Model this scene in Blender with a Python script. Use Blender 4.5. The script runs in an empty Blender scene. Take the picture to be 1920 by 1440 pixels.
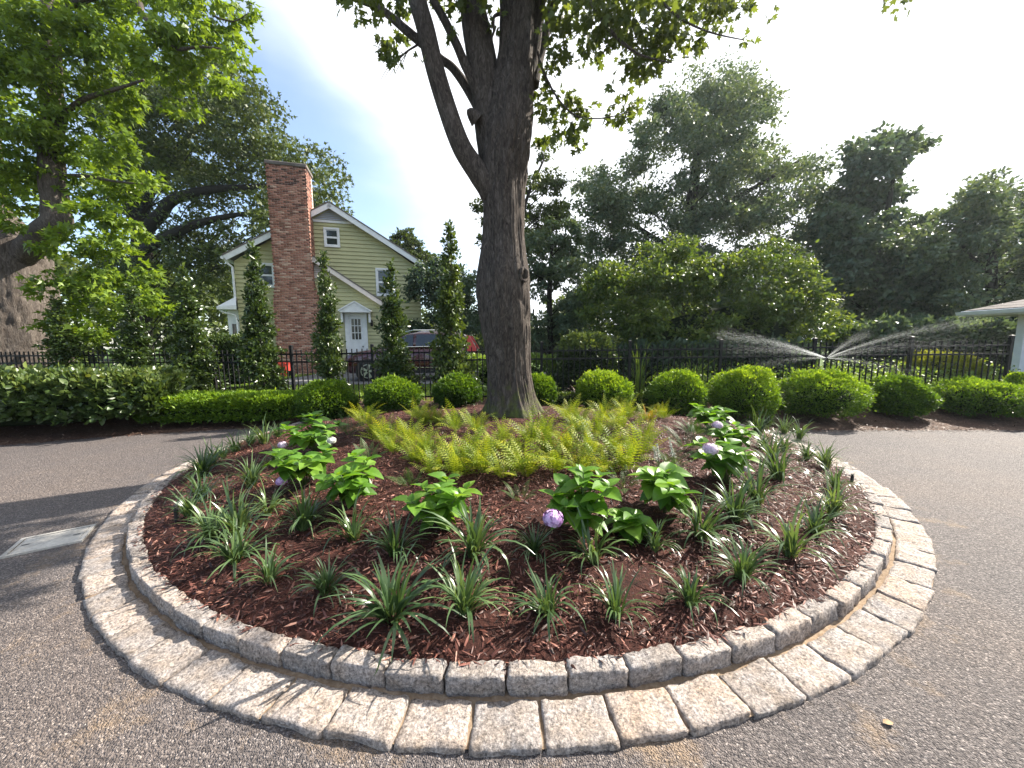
import bpy, bmesh, math, random
import numpy as np
from mathutils import Vector, Matrix, Euler
PI = math.pi
rng = np.random.default_rng(7)
random.seed(7)
SC = bpy.context.scene
COL = SC.collection

# ------------------------------------------------------------------ camera
F_PX, PITCH, ROLL, CAM_H = 695.0, math.radians(6.5), math.radians(-.45), 1.5
cam = bpy.data.objects.new('camera', bpy.data.cameras.new('camera')); COL.objects.link(cam)
cam.data.sensor_width = 36; cam.data.lens = 36 * F_PX / 1920; cam.data.clip_start = .05; cam.data.clip_end = 2000
cam.location = (0, 0, CAM_H)
cam.matrix_world = Matrix.Translation((0, 0, CAM_H)) @ Matrix.Rotation(math.radians(90) - PITCH, 4, 'X') @ Matrix.Rotation(ROLL, 4, 'Z')
SC.camera = cam

# ------------------------------------------------------------------ light
SUN_AZ, SUN_EL = math.radians(28), math.radians(40)          # azimuth from +X towards +Y
SUN_DIR = Vector((math.cos(SUN_EL) * math.cos(SUN_AZ), math.cos(SUN_EL) * math.sin(SUN_AZ), math.sin(SUN_EL)))
sun = bpy.data.objects.new('sun', bpy.data.lights.new('sun', 'SUN')); COL.objects.link(sun)
sun.data.energy = 5.0; sun.data.angle = math.radians(.55); sun.data.color = (1, .93, .82)
sun.rotation_euler = (-SUN_DIR).to_track_quat('-Z', 'Y').to_euler()
W = bpy.data.worlds.new('World'); SC.world = W; W.use_nodes = True
wt = W.node_tree; wt.nodes.clear()
def wn(t, **k):
    n = wt.nodes.new(t)
    for a, b in k.items(): setattr(n, a, b)
    return n
sky = wn('ShaderNodeTexSky', sky_type='NISHITA', sun_disc=False, sun_elevation=SUN_EL, sun_rotation=PI / 2 - SUN_AZ,
         air_density=1.0, dust_density=.8, ozone_density=1.6)
wtc = wn('ShaderNodeTexCoord')
wmap = wn('ShaderNodeMapping'); wmap.inputs['Scale'].default_value = (1.1, 1.1, 2.6); wmap.inputs['Location'].default_value = (.35, .1, .2)
wno = wn('ShaderNodeTexNoise'); wno.inputs['Scale'].default_value = 1.7; wno.inputs['Detail'].default_value = 5; wno.inputs['Roughness'].default_value = .5
wdot = wn('ShaderNodeVectorMath', operation='DOT_PRODUCT'); wdot.inputs[1].default_value = SUN_DIR
wr1 = wn('ShaderNodeMapRange', interpolation_type='SMOOTHSTEP'); wr1.inputs[1].default_value = .22; wr1.inputs[2].default_value = .68; wr1.inputs[3].default_value = -.36; wr1.inputs[4].default_value = .62
wadd = wn('ShaderNodeMath', operation='ADD')
wr2 = wn('ShaderNodeMapRange', interpolation_type='SMOOTHSTEP'); wr2.inputs[1].default_value = .12; wr2.inputs[2].default_value = .9
wr2.inputs[3].default_value = .08
wmix = wn('ShaderNodeMix', data_type='RGBA'); wmix.inputs[7].default_value = (5.3, 5.45, 5.7, 1)
wbg = wn('ShaderNodeBackground'); wbg.inputs['Strength'].default_value = .1
wo = wn('ShaderNodeOutputWorld')
WL = wt.links.new
WL(wtc.outputs['Generated'], wmap.inputs['Vector']); WL(wmap.outputs[0], wno.inputs['Vector'])
WL(wtc.outputs['Generated'], wdot.inputs[0]); WL(wdot.outputs['Value'], wr1.inputs[0])
WL(wno.outputs['Fac'], wadd.inputs[0]); WL(wr1.outputs[0], wadd.inputs[1]); WL(wadd.outputs[0], wr2.inputs[0])
WL(wr2.outputs[0], wmix.inputs[0]); WL(sky.outputs[0], wmix.inputs[6]); WL(wmix.outputs[2], wbg.inputs['Color']); WL(wbg.outputs[0], wo.inputs[0])
VS = SC.view_settings
VS.view_transform = 'Standard'; VS.look = 'None'; VS.exposure = 1.65; VS.gamma = 1; VS.use_curve_mapping = False
CY_ = SC.cycles
CY_.max_bounces = 7; CY_.diffuse_bounces = 3; CY_.glossy_bounces = 2; CY_.transmission_bounces = 5; CY_.transparent_max_bounces = 10
CY_.use_denoising = True; CY_.caustics_reflective = False; CY_.caustics_refractive = False

# ------------------------------------------------------------------ placing helpers (photo pixel -> point at a real distance)
def ray(px, py):
    u = (px - 960) / F_PX; v = (720 - py) / F_PX
    c, s = math.cos(ROLL), math.sin(ROLL); u, v = u * c - v * s, u * s + v * c
    return np.array([u, math.cos(PITCH) + v * math.sin(PITCH), -math.sin(PITCH) + v * math.cos(PITCH)])
CAM = np.array([0, 0, CAM_H])
def at(px, py, y): r = ray(px, py); return CAM + r * (y / r[1])
def on(px, py, z=0.): r = ray(px, py); return CAM + r * ((z - CAM_H) / r[2])
def on_bed(px, py):
    z = .15
    for _ in range(12):
        p = on(px, py, z); z = .5 * z + .5 * float(ground_z(p[0], p[1]))
    return np.array([p[0], p[1], float(ground_z(p[0], p[1]))])

def vnoise(p, seed=0):
    p = np.asarray(p, float); i = np.floor(p).astype(np.int64); f = p - i; f = f * f * (3 - 2 * f)
    def h(a, b, c):
        n = (a * 374761393 + b * 668265263 + c * 2147483647 + seed * 974634777) & 0xffffffff
        n = ((n ^ (n >> 13)) * 1274126177) & 0xffffffff
        return ((n ^ (n >> 16)) & 0xffff) / 65535.
    r = 0
    for dx in (0, 1):
        for dy in (0, 1):
            for dz in (0, 1):
                w = (f[..., 0] if dx else 1 - f[..., 0]) * (f[..., 1] if dy else 1 - f[..., 1]) * (f[..., 2] if dz else 1 - f[..., 2])
                r = r + w * h(i[..., 0] + dx, i[..., 1] + dy, i[..., 2] + dz)
    return r

# ------------------------------------------------------------------ materials
def mat(name):
    m = bpy.data.materials.new(name); m.use_nodes = True
    return m, m.node_tree, m.node_tree.nodes['Principled BSDF']
def nd(nt, t, ins=None, **k):
    n = nt.nodes.new(t)
    for a, b in k.items(): setattr(n, a, b)
    for a, b in (ins or {}).items(): n.inputs[a].default_value = b
    return n
def ramp(nt, stops, interp='LINEAR'):
    r = nt.nodes.new('ShaderNodeValToRGB'); r.color_ramp.interpolation = interp
    e = r.color_ramp.elements
    while len(e) < len(stops): e.new(.5)
    for q, (p, c) in zip(e, stops): q.position = p; q.color = (*c, 1)
    return r
def plain(name, col, rough=.5, metal=0, spec=.4, coat=0, vary=0.06, scale=6):
    m, nt, b = mat(name)
    tc = nd(nt, 'ShaderNodeTexCoord'); no = nd(nt, 'ShaderNodeTexNoise', {'Scale': scale, 'Detail': 6})
    nt.links.new(tc.outputs['Object'], no.inputs['Vector'])
    r = ramp(nt, [(.25, [max(0, c * (1 - vary * 2)) for c in col]), (.75, [min(1, c * (1 + vary)) for c in col])])
    nt.links.new(no.outputs['Fac'], r.inputs[0]); nt.links.new(r.outputs[0], b.inputs['Base Color'])
    b.inputs['Roughness'].default_value = rough; b.inputs['Metallic'].default_value = metal
    b.inputs['Specular IOR Level'].default_value = spec; b.inputs['Coat Weight'].default_value = coat
    return m
def leaf_mat(name, stops, trans=.4, rough=.45, spec=.35, rnd=.3, tcol=(1.25, 1.15, .5)):
    m, nt, b = mat(name); L = nt.links.new
    a = nd(nt, 'ShaderNodeAttribute', attribute_name='tint'); oi = nd(nt, 'ShaderNodeObjectInfo')
    m1 = nd(nt, 'ShaderNodeMath', {1: 1 - rnd}, operation='MULTIPLY'); m2 = nd(nt, 'ShaderNodeMath', {1: rnd}, operation='MULTIPLY'); ad = nd(nt, 'ShaderNodeMath', operation='ADD')
    L(a.outputs['Fac'], m1.inputs[0]); L(oi.outputs['Random'], m2.inputs[0]); L(m1.outputs[0], ad.inputs[0]); L(m2.outputs[0], ad.inputs[1])
    r = ramp(nt, stops); L(ad.outputs[0], r.inputs[0])
    L(r.outputs[0], b.inputs['Base Color']); b.inputs['Roughness'].default_value = rough; b.inputs['Specular IOR Level'].default_value = spec
    t = nd(nt, 'ShaderNodeBsdfTranslucent'); mu = nd(nt, 'ShaderNodeMix', data_type='RGBA', blend_type='MULTIPLY'); mu.inputs[0].default_value = 1; mu.inputs[7].default_value = (*tcol, 1)
    L(r.outputs[0], mu.inputs[6]); L(mu.outputs[2], t.inputs['Color'])
    mx = nd(nt, 'ShaderNodeMixShader', {0: trans}); L(b.outputs[0], mx.inputs[1]); L(t.outputs[0], mx.inputs[2])
    L(mx.outputs[0], nt.nodes['Material Output'].inputs['Surface'])
    return m
def bark_mat(name, c0, c1, c2, scale=7, moss=None):
    m, nt, b = mat(name); L = nt.links.new
    tc = nd(nt, 'ShaderNodeTexCoord'); mp = nd(nt, 'ShaderNodeMapping', {'Scale': (1, 1, .3)}); L(tc.outputs['Object'], mp.inputs[0])
    n1 = nd(nt, 'ShaderNodeTexNoise', {'Scale': scale * 4, 'Detail': 8, 'Roughness': .7, 'Distortion': 1.3}); L(mp.outputs[0], n1.inputs['Vector'])
    n2 = nd(nt, 'ShaderNodeTexNoise', {'Scale': 2.3, 'Detail': 5}); L(tc.outputs['Object'], n2.inputs['Vector'])
    r = ramp(nt, [(.3, c0), (.52, c1), (.72, c2)]); L(n1.outputs['Fac'], r.inputs[0])
    mx = nd(nt, 'ShaderNodeMix', data_type='RGBA', blend_type='MULTIPLY'); mx.inputs[0].default_value = .55
    r2 = ramp(nt, [(.3, (.55, .52, .5)), (.7, (1, 1, 1))]); L(n2.outputs['Fac'], r2.inputs[0]); L(r.outputs[0], mx.inputs[6]); L(r2.outputs[0], mx.inputs[7])
    out = mx.outputs[2]
    if moss:
        sx = nd(nt, 'ShaderNodeSeparateXYZ'); L(tc.outputs['Object'], sx.inputs[0])
        mr = nd(nt, 'ShaderNodeMapRange', {1: moss[0], 2: moss[1], 3: .4, 4: -.15}); L(sx.outputs['Z'], mr.inputs[0])
        n3 = nd(nt, 'ShaderNodeTexNoise', {'Scale': 9., 'Detail': 6}); L(tc.outputs['Object'], n3.inputs['Vector'])
        ad = nd(nt, 'ShaderNodeMath', operation='ADD'); L(mr.outputs[0], ad.inputs[0]); L(n3.outputs['Fac'], ad.inputs[1])
        mr2 = nd(nt, 'ShaderNodeMapRange', {1: .68, 2: 1.05}); L(ad.outputs[0], mr2.inputs[0])
        m3 = nd(nt, 'ShaderNodeMix', data_type='RGBA'); m3.inputs[7].default_value = (.09, .11, .025, 1); L(mr2.outputs[0], m3.inputs[0]); L(out, m3.inputs[6]); out = m3.outputs[2]
    L(out, b.inputs['Base Color']); b.inputs['Roughness'].default_value = .9; b.inputs['Specular IOR Level'].default_value = .15
    bp = nd(nt, 'ShaderNodeBump', {'Strength': .9, 'Distance': .03}); L(n1.outputs['Fac'], bp.inputs['Height']); L(bp.outputs[0], b.inputs['Normal'])
    return m
def asphalt_mat():
    m, nt, b = mat('asphalt'); L = nt.links.new
    tc = nd(nt, 'ShaderNodeTexCoord')
    wob = nd(nt, 'ShaderNodeTexNoise', {'Scale': 60., 'Detail': 2}); L(tc.outputs['Object'], wob.inputs['Vector'])
    va = nd(nt, 'ShaderNodeVectorMath', operation='MULTIPLY_ADD'); va.inputs[1].default_value = (.008,) * 3; L(wob.outputs['Color'], va.inputs[0]); L(tc.outputs['Object'], va.inputs[2])
    vo = nd(nt, 'ShaderNodeTexVoronoi', {'Scale': 150., 'Randomness': 1.}); L(va.outputs[0], vo.inputs['Vector'])
    vo2 = nd(nt, 'ShaderNodeTexVoronoi', {'Scale': 60., 'Randomness': 1.}); L(va.outputs[0], vo2.inputs['Vector'])
    sp = nd(nt, 'ShaderNodeSeparateXYZ'); L(vo.outputs['Color'], sp.inputs[0])
    r = ramp(nt, [(0, (.05, .043, .042)), (.45, (.1, .086, .081)), (.85, (.155, .133, .124)), (1, (.29, .258, .238))]); L(sp.outputs['X'], r.inputs[0])
    n = nd(nt, 'ShaderNodeTexNoise', {'Scale': .45, 'Detail': 8, 'Roughness': .65}); L(tc.outputs['Object'], n.inputs['Vector'])
    r2 = ramp(nt, [(.3, (.74, .75, .79)), (.5, (.95, .93, .93)), (.7, (1.12, 1.03, .95))]); L(n.outputs['Fac'], r2.inputs[0])
    mx = nd(nt, 'ShaderNodeMix', data_type='RGBA', blend_type='MULTIPLY'); mx.inputs[0].default_value = 1; L(r.outputs[0], mx.inputs[6]); L(r2.outputs[0], mx.inputs[7])
    # sandy stains near the stone ring
    n3 = nd(nt, 'ShaderNodeTexNoise', {'Scale': 2.6, 'Detail': 6, 'Roughness': .7}); L(tc.outputs['Object'], n3.inputs['Vector'])
    gp = nd(nt, 'ShaderNodeVectorMath', operation='DISTANCE'); gp.inputs[1].default_value = (CX, CYC, 0); L(tc.outputs['Object'], gp.inputs[0])
    g = nd(nt, 'ShaderNodeMapRange', {1: 4.15, 2: 4.75, 3: .14, 4: -.06}); L(gp.outputs['Value'], g.inputs[0])
    ad = nd(nt, 'ShaderNodeMath', operation='ADD'); L(n3.outputs['Fac'], ad.inputs[0]); L(g.outputs[0], ad.inputs[1])
    mr = nd(nt, 'ShaderNodeMapRange', {1: .64, 2: .78, 4: .6}); L(ad.outputs[0], mr.inputs[0])
    ms = nd(nt, 'ShaderNodeMix', data_type='RGBA'); ms.inputs[7].default_value = (.26, .18, .11, 1); L(mr.outputs[0], ms.inputs[0]); L(mx.outputs[2], ms.inputs[6])
    L(ms.outputs[2], b.inputs['Base Color']); b.inputs['Roughness'].default_value = .75; b.inputs['Specular IOR Level'].default_value = .35
    mn = nd(nt, 'ShaderNodeMath', operation='ADD'); L(vo.outputs['Distance'], mn.inputs[0]); L(vo2.outputs['Distance'], mn.inputs[1])
    bp = nd(nt, 'ShaderNodeBump', {'Strength': .85, 'Distance': .012}, invert=True); L(mn.outputs[0], bp.inputs['Height']); L(bp.outputs[0], b.inputs['Normal'])
    return m
def granite_mat(name, warm):
    m, nt, b = mat(name); L = nt.links.new
    tc = nd(nt, 'ShaderNodeTexCoord'); oi = nd(nt, 'ShaderNodeObjectInfo')
    va = nd(nt, 'ShaderNodeVectorMath', operation='MULTIPLY_ADD'); va.inputs[1].default_value = (9, 9, 9); L(oi.outputs['Random'], va.inputs[0]); L(tc.outputs['Object'], va.inputs[2])
    n1 = nd(nt, 'ShaderNodeTexNoise', {'Scale': 70., 'Detail': 5, 'Roughness': .8}); L(va.outputs[0], n1.inputs['Vector'])
    r = ramp(nt, [(.34, (.06, .056, .055)), (.43, (.2, .188, .182)), (.54, (.36, .338, .325)), (.66, (.56, .535, .515))]); L(n1.outputs['Fac'], r.inputs[0])
    n2 = nd(nt, 'ShaderNodeTexNoise', {'Scale': 9., 'Detail': 6, 'Roughness': .6}); L(va.outputs[0], n2.inputs['Vector'])
    r2 = ramp(nt, [(.35, (1, 1, 1)), (.75, warm)]); L(n2.outputs['Fac'], r2.inputs[0])
    mx = nd(nt, 'ShaderNodeMix', data_type='RGBA', blend_type='MULTIPLY'); mx.inputs[0].default_value = 1; L(r.outputs[0], mx.inputs[6]); L(r2.outputs[0], mx.inputs[7])
    r3 = ramp(nt, [(0, (.7, .68, .68)), (.5, (.95, .91, .89)), (1, (1.0, .9, .83))]); L(oi.outputs['Random'], r3.inputs[0])
    m4 = nd(nt, 'ShaderNodeMix', data_type='RGBA', blend_type='MULTIPLY'); m4.inputs[0].default_value = 1; L(mx.outputs[2], m4.inputs[6]); L(r3.outputs[0], m4.inputs[7])
    L(m4.outputs[2], b.inputs['Base Color']); b.inputs['Roughness'].default_value = .8; b.inputs['Specular IOR Level'].default_value = .3
    n3 = nd(nt, 'ShaderNodeTexNoise', {'Scale': 34., 'Detail': 8, 'Roughness': .7}); L(va.outputs[0], n3.inputs['Vector'])
    bp = nd(nt, 'ShaderNodeBump', {'Strength': .9, 'Distance': .015}); L(n3.outputs['Fac'], bp.inputs['Height']); L(bp.outputs[0], b.inputs['Normal'])
    return m
def soil_mat(name, c0, c1, c2, scale=30, bump=.02):
    m, nt, b = mat(name); L = nt.links.new
    tc = nd(nt, 'ShaderNodeTexCoord')
    n1 = nd(nt, 'ShaderNodeTexNoise', {'Scale': scale, 'Detail': 10, 'Roughness': .7}); L(tc.outputs['Object'], n1.inputs['Vector'])
    n2 = nd(nt, 'ShaderNodeTexNoise', {'Scale': scale * .06, 'Detail': 4}); L(tc.outputs['Object'], n2.inputs['Vector'])
    r = ramp(nt, [(.3, c0), (.5, c1), (.72, c2)]); L(n1.outputs['Fac'], r.inputs[0])
    r2 = ramp(nt, [(.35, (.7, .7, .7)), (.65, (1.1, 1.1, 1.1))]); L(n2.outputs['Fac'], r2.inputs[0])
    mx = nd(nt, 'ShaderNodeMix', data_type='RGBA', blend_type='MULTIPLY'); mx.inputs[0].default_value = 1; L(r.outputs[0], mx.inputs[6]); L(r2.outputs[0], mx.inputs[7])
    L(mx.outputs[2], b.inputs['Base Color']); b.inputs['Roughness'].default_value = .9; b.inputs['Specular IOR Level'].default_value = .2
    bp = nd(nt, 'ShaderNodeBump', {'Strength': .8, 'Distance': bump}); L(n1.outputs['Fac'], bp.inputs['Height']); L(bp.outputs[0], b.inputs['Normal'])
    return m
def tint_mat(name, stops, rough=.8, spec=.25, rnd=0.):
    m, nt, b = mat(name); L = nt.links.new
    a = nd(nt, 'ShaderNodeAttribute', attribute_name='tint'); r = ramp(nt, stops); L(a.outputs['Fac'], r.inputs[0])
    tc = nd(nt, 'ShaderNodeTexCoord'); n = nd(nt, 'ShaderNodeTexNoise', {'Scale': 40., 'Detail': 5}); L(tc.outputs['Object'], n.inputs['Vector'])
    r2 = ramp(nt, [(.3, (.75, .75, .75)), (.7, (1.1, 1.1, 1.1))]); L(n.outputs['Fac'], r2.inputs[0])
    mx = nd(nt, 'ShaderNodeMix', data_type='RGBA', blend_type='MULTIPLY'); mx.inputs[0].default_value = 1; L(r.outputs[0], mx.inputs[6]); L(r2.outputs[0], mx.inputs[7])
    L(mx.outputs[2], b.inputs['Base Color']); b.inputs['Roughness'].default_value = rough; b.inputs['Specular IOR Level'].default_value = spec
    return m
def glass_mat(name, col=(.02, .025, .03)):
    m, nt, b = mat(name); b.inputs['Base Color'].default_value = (*col, 1); b.inputs['Roughness'].default_value = .06; b.inputs['Specular IOR Level'].default_value = .8
    n = nd(nt, 'ShaderNodeTexNoise', {'Scale': 3.}); bp = nd(nt, 'ShaderNodeBump', {'Strength': .05, 'Distance': .02}); nt.links.new(n.outputs['Fac'], bp.inputs['Height']); nt.links.new(bp.outputs[0], b.inputs['Normal'])
    return m

CX, CYC, R_OUT = -.033, 5.358, 4.165
M = {}
M['asphalt'] = asphalt_mat()
M['granite'] = granite_mat('granite', (.8, .72, .62)); M['granite_warm'] = granite_mat('granite_warm', (.82, .7, .56))
M['mortar'] = soil_mat('mortar', (.13, .09, .06), (.23, .165, .11), (.32, .25, .18), 40, .006)
M['mulch'] = soil_mat('mulch_soil', (.01, .004, .003), (.04, .014, .01), (.1, .036, .025), 38)
M['mulch_back'] = soil_mat('mulch_back', (.03, .018, .012), (.085, .05, .035), (.15, .095, .07), 38)
M['chip'] = tint_mat('mulch_chip', [(0, (.018, .006, .004)), (.4, (.075, .024, .017)), (.8, (.17, .058, .04)), (1, (.3, .15, .105))], .55, .4)
M['chip_back'] = tint_mat('mulch_chip_back', [(0, (.03, .015, .01)), (.5, (.1, .052, .036)), (.85, (.2, .115, .082)), (1, (.36, .26, .2))], .6, .4)
M['lawn'] = soil_mat('lawn_soil', (.03, .06, .01), (.06, .11, .018), (.1, .16, .03), 20)
M['drive_far'] = soil_mat('drive_far', (.12, .12, .125), (.16, .16, .165), (.2, .2, .205), 40, .004)
M['bark'] = bark_mat('maple_bark', (.018, .015, .013), (.085, .07, .06), (.19, .165, .145), 6, moss=(.0, 1.0))
M['bark_left'] = bark_mat('old_bark', (.03, .024, .02), (.11, .092, .08), (.22, .19, .165), 5)
M['bark_dark'] = bark_mat('dark_bark', (.012, .01, .009), (.03, .026, .022), (.06, .05, .043), 6)
M['wood_scar'] = soil_mat('bare_wood', (.2, .13, .075), (.32, .23, .14), (.42, .33, .22), 14, .02)
M['maple_leaf'] = leaf_mat('maple_leaf', [(0, (.06, .085, .022)), (.5, (.1, .14, .03)), (1, (.18, .22, .05))], 0.55, .4)
M['left_leaf'] = leaf_mat('left_leaf', [(0, (.05, .095, .014)), (.5, (.13, .21, .024)), (1, (.26, .36, .05))], 0.5, .4)
M['oak_leaf'] = leaf_mat('oak_leaf', [(0, (.03, .05, .012)), (.5, (.062, .092, .018)), (1, (.13, .17, .032))], 0.35, .5)
M['dark_leaf'] = leaf_mat('dark_leaf', [(0, (.034, .064, .046)), (.5, (.075, .12, .074)), (1, (.15, .19, .09))], 0.35, .45)  # lightened and blued: veil over the right-hand trees put into the leaf colour
M['mound_leaf'] = leaf_mat('mound_leaf', [(0, (.03, .062, .018)), (.5, (.075, .125, .026)), (.85, (.18, .235, .042)), (1, (.4, .37, .15))], 0.4, .4)
M['hornbeam_leaf'] = leaf_mat('hornbeam_leaf', [(0, (.024, .045, .014)), (.5, (.05, .085, .02)), (1, (.13, .18, .035))], 0.3, .32, .5)
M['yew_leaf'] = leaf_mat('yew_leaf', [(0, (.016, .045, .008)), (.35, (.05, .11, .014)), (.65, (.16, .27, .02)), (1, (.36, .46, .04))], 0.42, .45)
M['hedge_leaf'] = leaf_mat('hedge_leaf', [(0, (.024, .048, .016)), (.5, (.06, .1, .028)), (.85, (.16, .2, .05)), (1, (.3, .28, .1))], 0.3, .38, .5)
M['gold_leaf'] = leaf_mat('gold_leaf', [(0, (.12, .15, .02)), (.5, (.26, .28, .03)), (1, (.42, .38, .05))], .35)
M['cover_leaf'] = leaf_mat('cover_leaf', [(0, (.07, .13, .03)), (.5, (.15, .24, .05)), (1, (.3, .38, .12))], 0.4)
M['grass_blade'] = leaf_mat('grass_blade', [(0, (.08, .15, .02)), (.5, (.17, .26, .03)), (1, (.28, .36, .05))], 0.45)
M['liriope'] = leaf_mat('liriope_blade', [(0, (.03, .062, .024)), (.5, (.068, .12, .044)), (.85, (.14, .2, .075)), (1, (.22, .28, .09))], 0.32, .3, .6)
M['hydrangea'] = leaf_mat('hydrangea_leaf', [(0, (.045, .12, .015)), (.5, (.11, .24, .025)), (1, (.22, .36, .045))], 0.45, .4, .4, rnd=.6)
M['fern'] = leaf_mat('fern_frond', [(0, (.05, .1, .014)), (.45, (.15, .225, .02)), (.8, (.32, .36, .03)), (1, (.5, .44, .05))], 0.45, .5, .3, rnd=.45)
M['fern_orange'] = leaf_mat('fern_frond_orange', [(0, (.14, .14, .02)), (.4, (.4, .24, .03)), (1, (.62, .25, .05))], .4, .5, .3, rnd=.3)
M['fern_green'] = leaf_mat('fern_frond_green', [(0, (.025, .06, .018)), (.5, (.05, .1, .028)), (1, (.1, .16, .04))], .35, .5, .3, rnd=.4)
M['inner'] = plain('inner_fill', (.012, .02, .008), .95, 0, .1)  # near-black colour of the solid fill added inside shrubs
M['stem'] = plain('green_stem', (.09, .14, .04), .6)
M['bloom_purple'] = tint_mat('bloom_purple', [(0, (.34, .16, .4)), (1, (.72, .52, .76))], .6)
M['bloom_pale'] = tint_mat('bloom_pale', [(0, (.52, .36, .48)), (1, (.85, .72, .8))], .6)
M['bloom_white'] = tint_mat('bloom_white', [(0, (.55, .58, .45)), (1, (.85, .85, .78))], .6)
M['black_metal'] = plain('black_metal', (.007, .007, .008), .6, 0, .25)
M['black_plastic'] = plain('black_plastic', (.015, .015, .016), .5)
M['white_paint'] = plain('white_paint', (.74, .76, .78), .5)
M['pink_paint'] = plain('pinkish_paint', (.74, .66, .62), .5)
M['siding'] = plain('green_siding', (.45, .44, .24), .55, vary=.05, scale=2)
M['louvre'] = plain('grey_louvre', (.5, .53, .6), .5)
M['brick'] = tint_mat('brick', [(0, (.08, .042, .034)), (.15, (.2, .092, .068)), (.55, (.36, .168, .122)), (.9, (.46, .25, .185)), (1, (.55, .38, .3))], .85)
M['brick_mortar'] = plain('brick_mortar', (.5, .44, .39), .9)
M['shingle'] = soil_mat('shingle', (.1, .085, .08), (.16, .14, .13), (.22, .2, .185), 25, .01)
M['glass'] = glass_mat('window_glass')
M['car_glass'] = glass_mat('car_glass', (.015, .02, .022))
M['car_paint'] = plain('car_paint', (.07, .01, .016), .25, .2, .6, .8, vary=.02)
M['chrome'] = plain('chrome', (.7, .7, .72), .2, 1)
M['tyre'] = plain('tyre', (.018, .018, .019), .8)
M['alloy'] = plain('alloy', (.62, .62, .63), .3, .9)
M['tail_red'] = plain('tail_red', (.62, .06, .06), .3, 0, .6)
M['red_plastic'] = plain('red_plastic', (.6, .07, .05), .5)
M['cover_metal'] = soil_mat('cover_metal', (.26, .25, .24), (.38, .36, .33), (.48, .46, .42), 60, .004)
M['fallen'] = plain('fallen_leaf', (.3, .2, .11), .8, vary=.2, scale=60)
M['garage_wall'] = plain('garage_wall', (.42, .38, .37), .8)
m, nt, b = mat('water_mist')
tr = nd(nt, 'ShaderNodeBsdfTransparent'); tl = nd(nt, 'ShaderNodeBsdfTranslucent'); tl.inputs['Color'].default_value = (.9, .93, .95, 1)
mx = nd(nt, 'ShaderNodeMixShader', {0: .16}); nt.links.new(tr.outputs[0], mx.inputs[1]); nt.links.new(tl.outputs[0], mx.inputs[2]); nt.links.new(mx.outputs[0], nt.nodes['Material Output'].inputs[0])
M['water'] = m

# ------------------------------------------------------------------ mesh helpers
def link(name, me, parent=None, m=None):
    o = bpy.data.objects.new(name, me); COL.objects.link(o)
    if parent: o.parent = parent
    if m is not None and me is not None and not me.materials: me.materials.append(M[m] if isinstance(m, str) else m)
    return o
def tag(o, label=None, cat=None, group=None, kind=None):
    for k, v in (('label', label), ('category', cat), ('group', group), ('kind', kind)):
        if v: o[k] = v
    return o
def empty(name, loc, rz=0, label=None, cat=None, group=None):
    o = bpy.data.objects.new(name, None); COL.objects.link(o); o.location = loc; o.rotation_euler = (0, 0, rz); o.empty_display_size = .1
    return tag(o, label, cat, group)
def np_mesh(name, V, Fc, tint=None, smooth=False):
    """V (n,3), Fc (m,k) uniform faces"""
    V = np.ascontiguousarray(V, np.float32); Fc = np.ascontiguousarray(Fc, np.int32); k = Fc.shape[1]
    me = bpy.data.meshes.new(name); me.vertices.add(len(V)); me.vertices.foreach_set('co', V.ravel())
    me.loops.add(Fc.size); me.loops.foreach_set('vertex_index', Fc.ravel())
    me.polygons.add(len(Fc)); me.polygons.foreach_set('loop_start', np.arange(0, Fc.size, k, dtype=np.int32)); me.polygons.foreach_set('loop_total', np.full(len(Fc), k, np.int32))
    if smooth: me.polygons.foreach_set('use_smooth', np.ones(len(Fc), bool))
    if tint is not None:
        a = me.attributes.new('tint', 'FLOAT', 'POINT'); a.data.foreach_set('value', np.ascontiguousarray(tint, np.float32))
    me.update(calc_edges=True); return me
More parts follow.
